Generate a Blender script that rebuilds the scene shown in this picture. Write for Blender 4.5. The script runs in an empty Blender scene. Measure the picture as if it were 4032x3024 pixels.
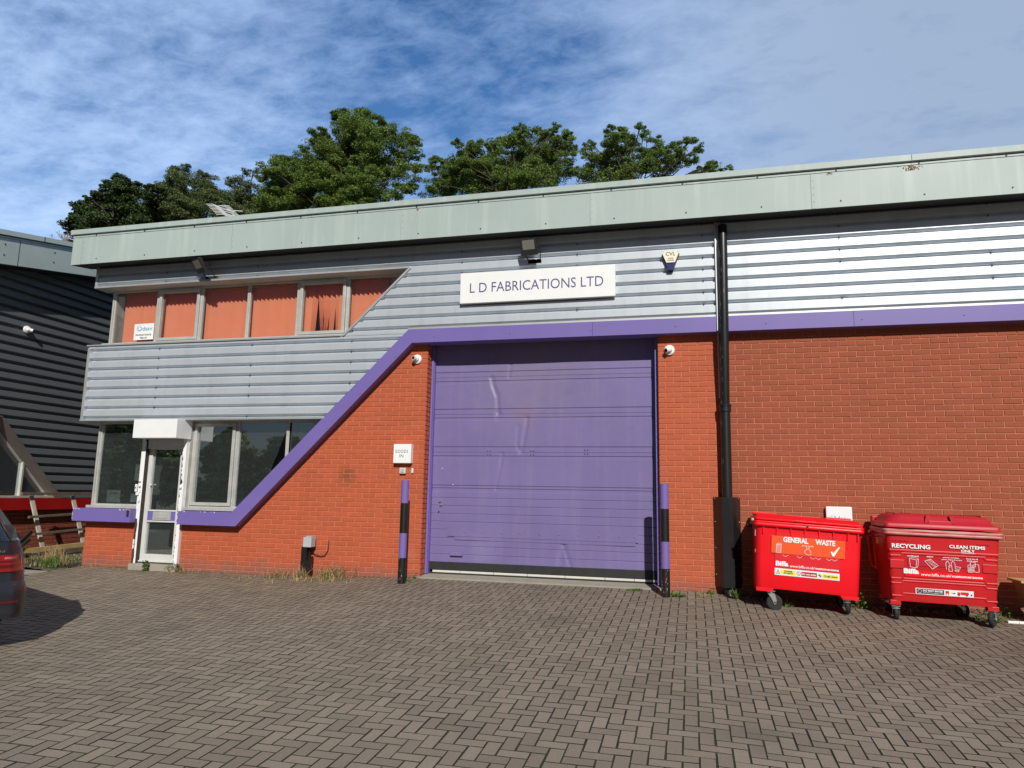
import bpy, math, random
import numpy as np
from mathutils import Vector, Matrix
random.seed(7); rng = np.random.default_rng(7)
scene = bpy.context.scene
COL = scene.collection

# ------------------------------------------------------------------ camera
CAM = np.array([3.9987, -10.2662, 1.2235])
FW = np.array([-0.2447387, 0.95730828, 0.15383048])
RT = np.array([0.96936968, 0.24495905, 0.01781802])
UP = np.array([0.02062484, -0.15347936, 0.9879365])
cd = bpy.data.cameras.new('camera'); cam = bpy.data.objects.new('camera', cd); COL.objects.link(cam)
M4 = Matrix(((RT[0], UP[0], -FW[0], CAM[0]), (RT[1], UP[1], -FW[1], CAM[1]), (RT[2], UP[2], -FW[2], CAM[2]), (0, 0, 0, 1)))
cam.matrix_world = M4
cd.sensor_width = 36; cd.lens = 24.826; cd.clip_start = 0.05; cd.clip_end = 2000
scene.camera = cam

# ------------------------------------------------------------------ world
SKY_BACK = 0.13
SUN = Vector((0.36, -1.0, 0.68)).normalized()
world = bpy.data.worlds.new("World"); scene.world = world; world.use_nodes = True
nt = world.node_tree; N = nt.nodes; L = nt.links
N.clear()
def nn(t, **k):
    n = N.new(t)
    for a, b in k.items(): setattr(n, a, b)
    return n
out = nn('ShaderNodeOutputWorld'); bg = nn('ShaderNodeBackground'); bg.inputs[1].default_value = 0.12
sky = nn('ShaderNodeTexSky', sky_type='NISHITA', sun_disc=False)
sky.sun_elevation = math.radians(32.6); sky.sun_rotation = math.radians(160.2)
sky.air_density = 1.0; sky.dust_density = 0.6; sky.ozone_density = 3.0
tc = nn('ShaderNodeTexCoord')
sep = nn('ShaderNodeSeparateXYZ'); L.new(tc.outputs['Generated'], sep.inputs[0])
def wmath(op, a, b=None, clamp=False):
    m = nn('ShaderNodeMath', operation=op, use_clamp=clamp)
    for i, v in enumerate((a, b)):
        if v is None: continue
        if isinstance(v, (int, float)): m.inputs[i].default_value = v
        else: L.new(v, m.inputs[i])
    return m.outputs[0]
zc = wmath('ADD', wmath('MAXIMUM', sep.outputs[2], 0.0), 0.12)
px_ = wmath('DIVIDE', sep.outputs[0], zc); py_ = wmath('DIVIDE', sep.outputs[1], zc)
comb = nn('ShaderNodeCombineXYZ'); L.new(px_, comb.inputs[0]); L.new(py_, comb.inputs[1])
def wnoise(scale, detail, rough, loc=(0, 0, 0), sc=(1, 1, 1), dist=0.0, rotz=0.0):
    mp = nn('ShaderNodeMapping'); mp.inputs[1].default_value = loc; mp.inputs[3].default_value = sc; mp.inputs[2].default_value = (0, 0, rotz)
    L.new(comb.outputs[0], mp.inputs[0])
    n = nn('ShaderNodeTexNoise'); n.inputs['Scale'].default_value = scale; n.inputs['Detail'].default_value = detail
    n.inputs['Roughness'].default_value = rough; n.inputs['Distortion'].default_value = dist
    L.new(mp.outputs[0], n.inputs['Vector']); return n.outputs[0]
def wramp(v, stops):
    r = nn('ShaderNodeValToRGB'); L.new(v, r.inputs[0]); e = r.color_ramp.elements
    while len(e) < len(stops): e.new(0.5)
    for el, (p, c) in zip(e, stops): el.position = p; el.color = (c, c, c, 1)
    return r.outputs[0]
big = wnoise(0.75, 3, 0.5, loc=(2.3, 0.7, 0))
rip = wnoise(3.2, 8, 0.62, sc=(1, 1.7, 1), dist=0.25, rotz=0.5)
fine = wnoise(10.0, 6, 0.65, sc=(1, 1.5, 1), dist=0.3, rotz=0.5)
tex = wmath('ADD', wmath('MULTIPLY', wmath('SUBTRACT', wmath('MULTIPLY', rip, 1.2), 0.10), 0.58), wmath('MULTIPLY', wmath('SUBTRACT', wmath('MULTIPLY', fine, 1.25), 0.125), 0.42))
dirn = nn('ShaderNodeVectorMath', operation='NORMALIZE'); L.new(tc.outputs['Generated'], dirn.inputs[0])
def lobe(v, a, b):   # smooth mask round a compass direction of the sky
    v = Vector(v).normalized()
    d = nn('ShaderNodeVectorMath', operation='DOT_PRODUCT'); L.new(dirn.outputs[0], d.inputs[0]); d.inputs[1].default_value = v
    mr = nn('ShaderNodeMapRange', interpolation_type='SMOOTHSTEP'); L.new(d.outputs['Value'], mr.inputs[0])
    mr.inputs[1].default_value = math.cos(math.radians(b)); mr.inputs[2].default_value = math.cos(math.radians(a))
    return mr.outputs[0]
clear = lobe((-0.235, 0.80, 0.56), 0, 13)      # the clear blue gap high up
clear2 = lobe((-0.60, 0.75, 0.46), 0, 26)
left = lobe((-0.95, 0.60, 0.22), 8, 38)         # bank of bright cirrus low on the left
veil = lobe((0.75, 1.0, 0.62), 12, 48)           # milky veil on the right
cov = wmath('ADD', wmath('MULTIPLY', big, 0.45), tex)
cov = wmath('SUBTRACT', cov, wmath('MULTIPLY', clear, 0.13))
cov = wmath('SUBTRACT', cov, wmath('MULTIPLY', clear2, 0.05))
cov = wmath('ADD', cov, wmath('MULTIPLY', left, 0.10))
cov = wmath('ADD', cov, wmath('MULTIPLY', veil, 0.24))
cl = wramp(cov, [(0.47, 0.0), (0.76, 0.58), (1.0, 0.95)])
cl = wmath('MULTIPLY', cl, 0.86)
ccol = nn('ShaderNodeMix', data_type='RGBA'); L.new(veil, ccol.inputs[0])
ccol.inputs[6].default_value = (4.2, 5.8, 9.0, 1); ccol.inputs[7].default_value = (3.5, 4.4, 5.8, 1)
ccol2 = nn('ShaderNodeMix', data_type='RGBA'); L.new(left, ccol2.inputs[0]); L.new(ccol.outputs[2], ccol2.inputs[6]); ccol2.inputs[7].default_value = (5.4, 7.1, 10.0, 1)
skc = nn('ShaderNodeHueSaturation'); skc.inputs['Saturation'].default_value = 1.22; skc.inputs['Hue'].default_value = 0.504; skc.inputs['Value'].default_value = 1.12; L.new(sky.outputs[0], skc.inputs['Color'])
mixs = nn('ShaderNodeMix', data_type='RGBA'); L.new(cl, mixs.inputs[0]); L.new(skc.outputs[0], mixs.inputs[6]); L.new(ccol2.outputs[2], mixs.inputs[7])
# the half of the sky behind the viewer is dimmed to weaken shadow fill
sm = nn('ShaderNodeMapRange', interpolation_type='SMOOTHSTEP'); L.new(sep.outputs[1], sm.inputs[0]); sm.inputs[1].default_value = -0.35; sm.inputs[2].default_value = 0.25; sm.inputs[3].default_value = SKY_BACK; sm.inputs[4].default_value = 1.0
sc_ = nn('ShaderNodeVectorMath', operation='SCALE'); L.new(mixs.outputs[2], sc_.inputs[0]); L.new(sm.outputs[0], sc_.inputs['Scale'])
L.new(sc_.outputs[0], bg.inputs[0]); L.new(bg.outputs[0], out.inputs[0])

# ------------------------------------------------------------------ sun, exposure
sd = bpy.data.lights.new('sun', 'SUN'); sd.energy = 4.4; sd.angle = math.radians(0.5); sd.color = (1.0, 0.96, 0.90)
so = bpy.data.objects.new('sun', sd); COL.objects.link(so); so.rotation_euler = SUN.to_track_quat('Z', 'Y').to_euler()
so.location = (10, -20, 30)
scene.view_settings.view_transform = 'Standard'; scene.view_settings.look = 'None'
scene.view_settings.exposure = 0.0; scene.view_settings.gamma = 1.0
scene.view_settings.use_curve_mapping = False

# ------------------------------------------------------------------ materials
def mat(name, col, rough=0.6, metal=0.0, var=0.0, vscale=3.0, bump=0.0, bscale=40.0, col2=None, spec=0.5, stretch=(1, 1, 1), var2=0.0, rnd=0.0, bdist=0.005, coat=0.0, trans=0.0, streak=0.0, streakcol=(0.1, 0.1, 0.1), dirt=None, spots=()):
    m = bpy.data.materials.new(name); m.use_nodes = True
    t = m.node_tree; P = t.nodes['Principled BSDF']
    P.inputs['Roughness'].default_value = rough; P.inputs['Metallic'].default_value = metal
    P.inputs['Specular IOR Level'].default_value = spec; P.inputs['Coat Weight'].default_value = coat
    P.inputs['Coat Roughness'].default_value = 0.05
    tcn = t.nodes.new('ShaderNodeTexCoord'); mp = t.nodes.new('ShaderNodeMapping'); mp.inputs[3].default_value = stretch
    t.links.new(tcn.outputs['Object'], mp.inputs[0])
    base = (*col, 1); c = None
    def noise(s, d=4, r=0.6):
        n = t.nodes.new('ShaderNodeTexNoise'); n.inputs['Scale'].default_value = s; n.inputs['Detail'].default_value = d; n.inputs['Roughness'].default_value = r
        t.links.new(mp.outputs[0], n.inputs['Vector']); return n.outputs[0]
    def mixc(fac, a, b, mode='MIX'):
        x = t.nodes.new('ShaderNodeMix'); x.data_type = 'RGBA'; x.blend_type = mode
        for i, v in ((0, fac), (6, a), (7, b)):
            if hasattr(v, 'default_value') or not isinstance(v, (tuple, float, int)): t.links.new(v, x.inputs[i])
            else: x.inputs[i].default_value = v
        return x.outputs[2]
    def ramp(v, lo, hi):
        r = t.nodes.new('ShaderNodeMapRange'); t.links.new(v, r.inputs[0]); r.inputs[1].default_value = lo; r.inputs[2].default_value = hi; return r.outputs[0]
    if var or col2:
        c2 = (*(col2 or [x * (1 - var) for x in col]), 1)
        c = mixc(ramp(noise(vscale), 0.35, 0.65), base, c2)
    if var2:
        c = mixc(ramp(noise(120 if name == 'block_paver' else vscale * 9, 3), 0.3, 0.7), c or base, (*[x * (1 - var2) for x in col], 1))
    if streak:
        mp2 = t.nodes.new('ShaderNodeMapping'); mp2.inputs[3].default_value = (1, 1, 0.07); t.links.new(tcn.outputs['Object'], mp2.inputs[0])
        n = t.nodes.new('ShaderNodeTexNoise'); n.inputs['Scale'].default_value = 7; n.inputs['Detail'].default_value = 5; t.links.new(mp2.outputs[0], n.inputs['Vector'])
        f = ramp(n.outputs[0], 0.5, 0.8); mm = t.nodes.new('ShaderNodeMath'); mm.operation = 'MULTIPLY'; t.links.new(f, mm.inputs[0]); mm.inputs[1].default_value = streak
        c = mixc(mm.outputs[0], c or base, (*streakcol, 1))
    if dirt:       # splash dirt on the bottom courses
        sp = t.nodes.new('ShaderNodeSeparateXYZ'); t.links.new(tcn.outputs['Object'], sp.inputs[0])
        mm = t.nodes.new('ShaderNodeMath'); mm.operation = 'MULTIPLY_ADD'; t.links.new(noise(3.5, 5), mm.inputs[0]); mm.inputs[1].default_value = -0.5; t.links.new(sp.outputs[2], mm.inputs[2])
        r = t.nodes.new('ShaderNodeMapRange'); t.links.new(mm.outputs[0], r.inputs[0]); r.inputs[1].default_value = -0.12; r.inputs[2].default_value = -0.32; r.inputs[3].default_value = 0; r.inputs[4].default_value = 0.75
        c = mixc(r.outputs[0], c or base, (*dirt, 1))
    for cen, rad, col_, amt in spots:
        vd = t.nodes.new('ShaderNodeVectorMath'); vd.operation = 'DISTANCE'; t.links.new(tcn.outputs['Object'], vd.inputs[0]); vd.inputs[1].default_value = cen
        ad = t.nodes.new('ShaderNodeMath'); ad.operation = 'MULTIPLY_ADD'; t.links.new(noise(9, 5), ad.inputs[0]); ad.inputs[1].default_value = rad * 0.9; t.links.new(vd.outputs['Value'], ad.inputs[2])
        r = t.nodes.new('ShaderNodeMapRange'); r.interpolation_type = 'SMOOTHSTEP'; t.links.new(ad.outputs[0], r.inputs[0]); r.inputs[1].default_value = rad * 1.35; r.inputs[2].default_value = rad * 0.35; r.inputs[3].default_value = 0; r.inputs[4].default_value = amt
        c = mixc(r.outputs[0], c or base, (*col_, 1))
    if rnd:
        at = t.nodes.new('ShaderNodeAttribute'); at.attribute_name = 'rnd'
        r = t.nodes.new('ShaderNodeMapRange'); t.links.new(at.outputs['Fac'], r.inputs[0]); r.inputs[3].default_value = 1 - rnd; r.inputs[4].default_value = 1 + rnd
        v = t.nodes.new('ShaderNodeVectorMath'); v.operation = 'SCALE'
        if c: t.links.new(c, v.inputs[0])
        else: v.inputs[0].default_value = col
        t.links.new(r.outputs[0], v.inputs['Scale']); c = v.outputs[0]
    if c: t.links.new(c, P.inputs['Base Color'])
    else: P.inputs['Base Color'].default_value = base
    if bump:
        b = t.nodes.new('ShaderNodeBump'); b.inputs['Strength'].default_value = bump; b.inputs['Distance'].default_value = bdist
        t.links.new(noise(bscale, 5, 0.65), b.inputs['Height']); t.links.new(b.outputs[0], P.inputs['Normal'])
    if trans:
        tr = t.nodes.new('ShaderNodeBsdfTranslucent'); ms = t.nodes.new('ShaderNodeMixShader'); ms.inputs[0].default_value = trans
        if c: t.links.new(c, tr.inputs[0])
        else: tr.inputs[0].default_value = base
        o = t.nodes['Material Output']; t.links.new(P.outputs[0], ms.inputs[1]); t.links.new(tr.outputs[0], ms.inputs[2]); t.links.new(ms.outputs[0], o.inputs[0])
    return m
def glassmat(name, tint, refl=1.0, base=0.03, haze=0.0):
    m = bpy.data.materials.new(name); m.use_nodes = True; t = m.node_tree; t.nodes.remove(t.nodes['Principled BSDF'])
    o = t.nodes['Material Output']; tr = t.nodes.new('ShaderNodeBsdfTransparent'); tr.inputs[0].default_value = (*tint, 1)
    g = t.nodes.new('ShaderNodeBsdfGlossy'); g.inputs['Roughness'].default_value = 0.01; g.inputs[0].default_value = (0.9, 0.95, 0.95, 1)
    tcn = t.nodes.new('ShaderNodeTexCoord'); n = t.nodes.new('ShaderNodeTexNoise'); n.inputs['Scale'].default_value = 1.3; t.links.new(tcn.outputs['Object'], n.inputs['Vector'])
    b = t.nodes.new('ShaderNodeBump'); b.inputs['Strength'].default_value = 0.05; b.inputs['Distance'].default_value = 0.02; t.links.new(n.outputs[0], b.inputs['Height']); t.links.new(b.outputs[0], g.inputs['Normal'])
    f = t.nodes.new('ShaderNodeFresnel'); f.inputs[0].default_value = 1.5
    mm = t.nodes.new('ShaderNodeMath'); mm.operation = 'MULTIPLY_ADD'; mm.use_clamp = True; t.links.new(f.outputs[0], mm.inputs[0]); mm.inputs[1].default_value = refl; mm.inputs[2].default_value = base
    ms = t.nodes.new('ShaderNodeMixShader'); t.links.new(mm.outputs[0], ms.inputs[0]); t.links.new(tr.outputs[0], ms.inputs[1]); t.links.new(g.outputs[0], ms.inputs[2]); t.links.new(ms.outputs[0], o.inputs[0])
    if haze:  # pale diffuse haze mixed in to lighten the dark panes
        d = t.nodes.new('ShaderNodeBsdfDiffuse'); d.inputs[0].default_value = (0.50, 0.56, 0.54, 1); m2 = t.nodes.new('ShaderNodeMixShader'); m2.inputs[0].default_value = haze; t.links.new(ms.outputs[0], m2.inputs[1]); t.links.new(d.outputs[0], m2.inputs[2]); t.links.new(m2.outputs[0], o.inputs[0])
    return m
K = {}
K['brick'] = mat('brick_painted', (0.455, 0.094, 0.035), 0.75, var=0.10, vscale=0.7, rnd=0.055, bump=0.7, bscale=55, stretch=(1, 1, 0.45), var2=0.12, bdist=0.004, dirt=(0.20, 0.10, 0.08), spots=[((-1.30, 0, 1.46), 0.26, (0.12, 0.05, 0.02), 0.75), ((-0.15, 0, 0.30), 0.16, (0.50, 0.16, 0.09), 0.5), ((-0.15, 0, 2.9), 0.5, (0.40, 0.09, 0.03), 0.5)])
K['brick2'] = mat('brick_weathered', (0.325, 0.080, 0.036), 0.85, var=0.10, vscale=0.7, rnd=0.06, bump=1.0, bscale=45, stretch=(1, 1, 0.5), var2=0.14, bdist=0.006, dirt=(0.14, 0.10, 0.08))
K['mortar'] = mat('mortar_painted', (0.60, 0.185, 0.095), 0.85, var=0.15, vscale=6, bump=0.3, bscale=80)
K['mortar2'] = mat('mortar_weathered', (0.54, 0.20, 0.115), 0.9, var=0.2, vscale=6, bump=0.3, bscale=80)
K['brick3'] = mat('brick_neighbour', (0.26, 0.06, 0.03), 0.85, var=0.12, vscale=0.7, rnd=0.14, bump=0.8, bscale=50, var2=0.15)
K['mortar3'] = mat('mortar_neighbour', (0.46, 0.20, 0.14), 0.9, var=0.15, vscale=6)
K['clad'] = mat('silver_cladding', (0.58, 0.63, 0.68), 0.34, metal=0.34, var=0.07, vscale=1.2, streak=0.35, streakcol=(0.36, 0.38, 0.40), bump=0.08, bscale=2.0, bdist=0.01)
K['cladtrim'] = mat('silver_trim', (0.58, 0.60, 0.60), 0.4, metal=0.55, var=0.12, vscale=4)
K['fascia'] = mat('pale_green_fascia', (0.375, 0.455, 0.435), 0.45, var=0.07, vscale=1.0, streak=0.5, streakcol=(0.54, 0.62, 0.58), spec=0.3)
K['rust'] = mat('rust', (0.30, 0.16, 0.06), 0.9, var=0.4, vscale=40)
K['soffit'] = mat('dark_soffit', (0.022, 0.024, 0.027), 0.6, var=0.2)
K['purple'] = mat('purple_paint', (0.172, 0.130, 0.39), 0.42, var=0.07, vscale=1.5, bump=0.05, bscale=3, bdist=0.01, spec=0.45)
K['purpled'] = mat('purple_door_paint', (0.180, 0.144, 0.325), 0.40, var=0.10, vscale=1.3, bump=0.14, bscale=2.2, bdist=0.03, streak=0.30, streakcol=(0.25, 0.22, 0.33), spots=[((1.5, 0.27, 2.45), 0.35, (0.24, 0.15, 0.20), 0.5), ((1.6, 0.27, 3.3), 1.9, (0.21, 0.18, 0.26), 0.55), ((0.9, .27, .35), .4, (.25, .22, .38), .4)])
K['groove'] = mat('dark_groove', (0.05, 0.035, 0.10), 0.7)
K['blackp'] = mat('black_paint', (0.012, 0.013, 0.014), 0.38, var=0.3, vscale=6, bump=0.15, bscale=12)
K['blackmatt'] = mat('black_matt', (0.02, 0.02, 0.02), 0.6, var=0.3, vscale=8)
K['rubber'] = mat('rubber', (0.02, 0.02, 0.02), 0.75, var=0.3, vscale=20)
K['white'] = mat('white_paint', (0.80, 0.815, 0.81), 0.45, var=0.04, vscale=3)
K['offwhite'] = mat('off_white_plastic', (0.62, 0.61, 0.55), 0.45, var=0.08, vscale=8)
K['ivory'] = mat('ivory_plastic', (0.80, 0.76, 0.60), 0.4, var=0.05)
K['navy'] = mat('navy_plastic', (0.012, 0.012, 0.10), 0.3)
K['greybox'] = mat('grey_plastic', (0.42, 0.45, 0.46), 0.5, var=0.06)
K['alu'] = mat('window_aluminium', (0.58, 0.58, 0.54), 0.42, metal=0.35, var=0.15, vscale=6)
K['doorf'] = mat('white_door_frame', (0.66, 0.66, 0.64), 0.4, metal=0.1, var=0.08, vscale=5)
K['alud'] = mat('dark_window_gasket', (0.05, 0.05, 0.045), 0.6)
K['flake'] = mat('old_brown_paint', (0.045, 0.032, 0.025), 0.7, var=0.3, vscale=15)
K['glass'] = glassmat('clear_glass', (0.95, 0.97, 0.96), 1.6, 0.05)
K['glassl'] = glassmat('reflective_glass', (0.62, 0.70, 0.67), 2.2, 0.46, 0.035)
K['blind'] = mat('orange_blind', (0.97, 0.35, 0.19), 0.75, var=0.05, trans=0.25)
K['room'] = mat('room_wall', (0.42, 0.45, 0.43), 0.9)
K['roomd'] = mat('dark_room', (0.03, 0.035, 0.035), 0.9)
K['concrete'] = mat('concrete', (0.36, 0.33, 0.27), 0.9, var=0.25, vscale=5, bump=0.4, bscale=40, var2=0.15)
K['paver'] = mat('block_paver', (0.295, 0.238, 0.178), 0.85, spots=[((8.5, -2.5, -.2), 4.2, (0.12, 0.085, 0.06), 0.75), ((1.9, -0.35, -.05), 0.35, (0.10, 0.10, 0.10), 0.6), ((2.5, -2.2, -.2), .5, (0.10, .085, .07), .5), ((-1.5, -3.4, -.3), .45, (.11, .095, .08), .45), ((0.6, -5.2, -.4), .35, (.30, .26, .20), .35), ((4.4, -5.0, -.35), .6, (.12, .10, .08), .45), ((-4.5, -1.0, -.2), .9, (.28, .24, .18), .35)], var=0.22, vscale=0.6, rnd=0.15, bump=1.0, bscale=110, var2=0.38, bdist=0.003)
K['joint'] = mat('paving_joint', (0.016, 0.013, 0.009), 0.95, var=0.0, col2=(0.035, 0.040, 0.012), vscale=2.2, bump=0.5, bscale=60)
K['ground'] = mat('yard_ground', (0.12, 0.10, 0.085), 0.95, var=0.2, vscale=0.3, var2=0.2)
K['soil'] = mat('soil', (0.13, 0.115, 0.075), 0.95, var=0.0, col2=(0.09, 0.10, 0.04), vscale=3, bump=1.0, bscale=18, bdist=0.03)
K['binred'] = mat('bin_red', (0.82, 0.005, 0.014), 0.38, var=0.07, vscale=2.5, spec=0.4, bump=0.04, bscale=90)
K['binred2'] = mat('bin_red_faded', (0.55, 0.012, 0.016), 0.42, var=0.14, vscale=3, spec=0.4, bump=0.05, bscale=60)
K['binlid'] = mat('bin_lid_red', (0.50, 0.016, 0.030), 0.45, var=0.12, vscale=3, spec=0.4)
K['worn'] = mat('worn_red_rim', (0.52, 0.03, 0.035), 0.55, col2=(0.55, 0.30, 0.27), vscale=9, stretch=(0.5, 1, 5))
K['orange'] = mat('orange_sticker', (0.85, 0.095, 0.02), 0.4, var=0.06, vscale=5)
K['stred'] = mat('red_sticker', (0.68, 0.02, 0.03), 0.35)
K['stcrim'] = mat('crimson_sticker', (0.48, 0.01, 0.03), 0.4)
K['stwhite'] = mat('white_sticker', (0.80, 0.80, 0.80), 0.4)
K['styel'] = mat('yellow_sticker', (0.80, 0.76, 0.04), 0.4)
K['ink'] = mat('dark_ink', (0.03, 0.03, 0.035), 0.5)
K['inkp'] = mat('purple_ink', (0.085, 0.07, 0.22), 0.4)
K['inkb'] = mat('blue_ink', (0.05, 0.35, 0.48), 0.4)
K['zinc'] = mat('zinc_steel', (0.55, 0.55, 0.53), 0.35, metal=0.8, var=0.15, vscale=20)
K['carpaint'] = mat('grey_car_paint', (0.022, 0.021, 0.026), 0.4, metal=0.2, coat=0.25)
K['carglass'] = mat('tinted_car_glass', (0.010, 0.010, 0.012), 0.05, spec=0.8)
K['tail'] = mat('red_lamp', (0.30, 0.004, 0.008), 0.12, coat=1.0)
K['taild'] = mat('dark_red_lamp', (0.09, 0.003, 0.005), 0.15, coat=1.0)
K['chrome'] = mat('chrome', (0.75, 0.75, 0.75), 0.15, metal=1.0)
K['wood'] = mat('weathered_timber', (0.62, 0.56, 0.46), 0.85, var=0.35, vscale=6, stretch=(3, 3, 0.6), bump=0.4)
K['woodd'] = mat('old_brown_timber', (0.17, 0.12, 0.085), 0.9, var=0.35, vscale=7, bump=0.4)
K['woody'] = mat('yellow_timber', (0.52, 0.36, 0.14), 0.85, var=0.2, vscale=5)
K['woodt'] = mat('varnished_wood', (0.42, 0.24, 0.10), 0.5, var=0.15, vscale=5)
K['redband'] = mat('red_band_paint', (0.33, 0.006, 0.006), 0.4, var=0.05)
K['dclad'] = mat('anthracite_cladding', (0.165, 0.18, 0.19), 0.5, metal=0.25, var=0.08, vscale=1.5)
K['nfascia'] = mat('grey_green_fascia', (0.42, 0.50, 0.48), 0.5, var=0.1, vscale=1.2, streak=0.4, streakcol=(0.46, 0.52, 0.50))
K['brown'] = mat('brown_reveal', (0.13, 0.11, 0.10), 0.6, var=0.2)
K['bark'] = mat('bark', (0.075, 0.060, 0.045), 0.9, var=0.3, vscale=3, bump=0.5, bscale=12)
K['deadwood'] = mat('dead_twigs', (0.34, 0.28, 0.24), 0.9)
K['leafA'] = mat('maple_leaves', (0.065, 0.105, 0.034), 0.55, rnd=0.45, trans=0.22, spec=0.3)
K['leafB'] = mat('ash_leaves', (0.135, 0.18, 0.065), 0.5, rnd=0.45, trans=0.28, spec=0.3)
K['leafC'] = mat('locust_leaves', (0.165, 0.245, 0.052), 0.5, rnd=0.45, trans=0.30, spec=0.3)
K['grass'] = mat('weed_green', (0.12, 0.19, 0.035), 0.7, rnd=0.35, trans=0.25)
K['straw'] = mat('dry_grass', (0.42, 0.30, 0.15), 0.85, rnd=0.3, trans=0.2)
K['strawr'] = mat('dry_seed_heads', (0.30, 0.15, 0.10), 0.85, rnd=0.3)
K['antenna'] = mat('antenna_white', (0.75, 0.75, 0.72), 0.4)
K['lens'] = mat('black_glass', (0.01, 0.01, 0.012), 0.08)
K['ledpanel'] = mat('lamp_diffuser', (0.20, 0.19, 0.165), 0.3, var=0.05)
K['paper'] = mat('paper', (0.75, 0.76, 0.76), 0.8, var=0.03)
K['leaflit'] = mat('plant_leaves', (0.05, 0.16, 0.03), 0.5, trans=0.3)

# ------------------------------------------------------------------ helpers
ORG = {}
def tag(o, label=None, cat=None, group=None, kind=None):
    if label: o['label'] = label
    if cat: o['category'] = cat
    if group: o['group'] = group
    if kind: o['kind'] = kind
    return o
def thing(name, loc, label, cat, group=None, rz=0.0, local=False, ry=0.0):
    o = bpy.data.objects.new(name, None); COL.objects.link(o); o.location = loc; o.rotation_euler = (0, ry, rz); o.empty_display_size = 0.2
    ORG[o.name] = Vector((0, 0, 0)) if local else Vector(loc)
    return tag(o, label, cat, group)
class MB:
    def pane(s, pts, y, m=0): s.add([(x, y, z) for x, z in pts], [tuple(range(len(pts)))], m)
    def __init__(s): s.v = []; s.f = []; s.m = []; s.sm = []; s.r = []; s.T = None; s.rv = 0.5
    def add(s, vs, fs, m=0, smooth=False, r=None):
        b = len(s.v)
        if s.T is not None: vs = [tuple(s.T @ Vector(v)) for v in vs]
        s.v.extend(vs)
        for f in fs:
            s.f.append(tuple(b + i for i in f)); s.m.append(m); s.sm.append(smooth); s.r.append(s.rv if r is None else r)
    def box(s, x0, x1, y0, y1, z0, z1, m=0, r=None):
        x0, x1 = min(x0, x1), max(x0, x1); y0, y1 = min(y0, y1), max(y0, y1); z0, z1 = min(z0, z1), max(z0, z1)
        s.add([(x0, y0, z0), (x1, y0, z0), (x1, y1, z0), (x0, y1, z0), (x0, y0, z1), (x1, y0, z1), (x1, y1, z1), (x0, y1, z1)],
              [(0, 3, 2, 1), (4, 5, 6, 7), (0, 1, 5, 4), (1, 2, 6, 5), (2, 3, 7, 6), (3, 0, 4, 7)], m, False, r)
    def prism(s, pts, y0, y1, m=0, smooth=False):      # outline in x,z (counter-clockwise seen from -y), extruded along y
        n = len(pts); vs = [(x, y0, z) for x, z in pts] + [(x, y1, z) for x, z in pts]
        s.add(vs, [tuple(range(n)), tuple(range(2 * n - 1, n - 1, -1))], m)
        s.add(vs, [((i + 1) % n, i, n + i, n + (i + 1) % n) for i in range(n)], m, smooth)
    def prof(s, pts, x0, x1, m=0, cap=True, smooth=False):           # outline in y,z extruded along x (x0,x1 may be functions of z)
        fx = lambda f, z: f(z) if callable(f) else f
        n = len(pts); vs = [(fx(x0, z), y, z) for y, z in pts] + [(fx(x1, z), y, z) for y, z in pts]
        s.add(vs, [(i, n + i, n + (i + 1) % n, (i + 1) % n) for i in range(n if cap else n - 1)], m, smooth)
        if cap: s.add(vs, [tuple(range(n - 1, -1, -1)), tuple(range(n, 2 * n))], m)
    def cyl(s, a, b, r, n=12, m=0, r2=None, cap=True, smooth=True):
        a = Vector(a); b = Vector(b); d = (b - a).normalized(); u = d.orthogonal().normalized(); w = d.cross(u); r2 = r if r2 is None else r2
        vs = [tuple(a + (u * math.cos(t) + w * math.sin(t)) * r) for t in [2 * math.pi * i / n for i in range(n)]] + \
             [tuple(b + (u * math.cos(t) + w * math.sin(t)) * r2) for t in [2 * math.pi * i / n for i in range(n)]]
        s.add(vs, [(i, (i + 1) % n, n + (i + 1) % n, n + i) for i in range(n)], m, smooth)
        if cap: s.add(vs, [tuple(range(n - 1, -1, -1)), tuple(range(n, 2 * n))], m)
    def tube(s, path, r, n=6, m=0, r1=None):
        P = [Vector(p) for p in path]; k = len(P); vs = []; u = None
        for i, p in enumerate(P):
            d = (P[min(i + 1, k - 1)] - P[max(i - 1, 0)]).normalized()
            u = (d.orthogonal() if u is None else (u - d * u.dot(d))).normalized(); w = d.cross(u)
            rr = r if r1 is None else r + (r1 - r) * i / (k - 1)
            vs += [tuple(p + (u * math.cos(2 * math.pi * j / n) + w * math.sin(2 * math.pi * j / n)) * rr) for j in range(n)]
        s.add(vs, [(i * n + j, i * n + (j + 1) % n, (i + 1) * n + (j + 1) % n, (i + 1) * n + j) for i in range(k - 1) for j in range(n)], m, True)
        s.add(vs, [tuple(range(n - 1, -1, -1)), tuple((k - 1) * n + j for j in range(n))], m)
    def loft(s, secs, m=0, smooth=True, caps=True):
        n = len(secs[0]); vs = [tuple(p) for q in secs for p in q]
        s.add(vs, [(i * n + j, i * n + (j + 1) % n, (i + 1) * n + (j + 1) % n, (i + 1) * n + j) for i in range(len(secs) - 1) for j in range(n)], m, smooth)
        if caps: s.add(vs, [tuple(range(n - 1, -1, -1)), tuple((len(secs) - 1) * n + j for j in range(n))], m)
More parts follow.
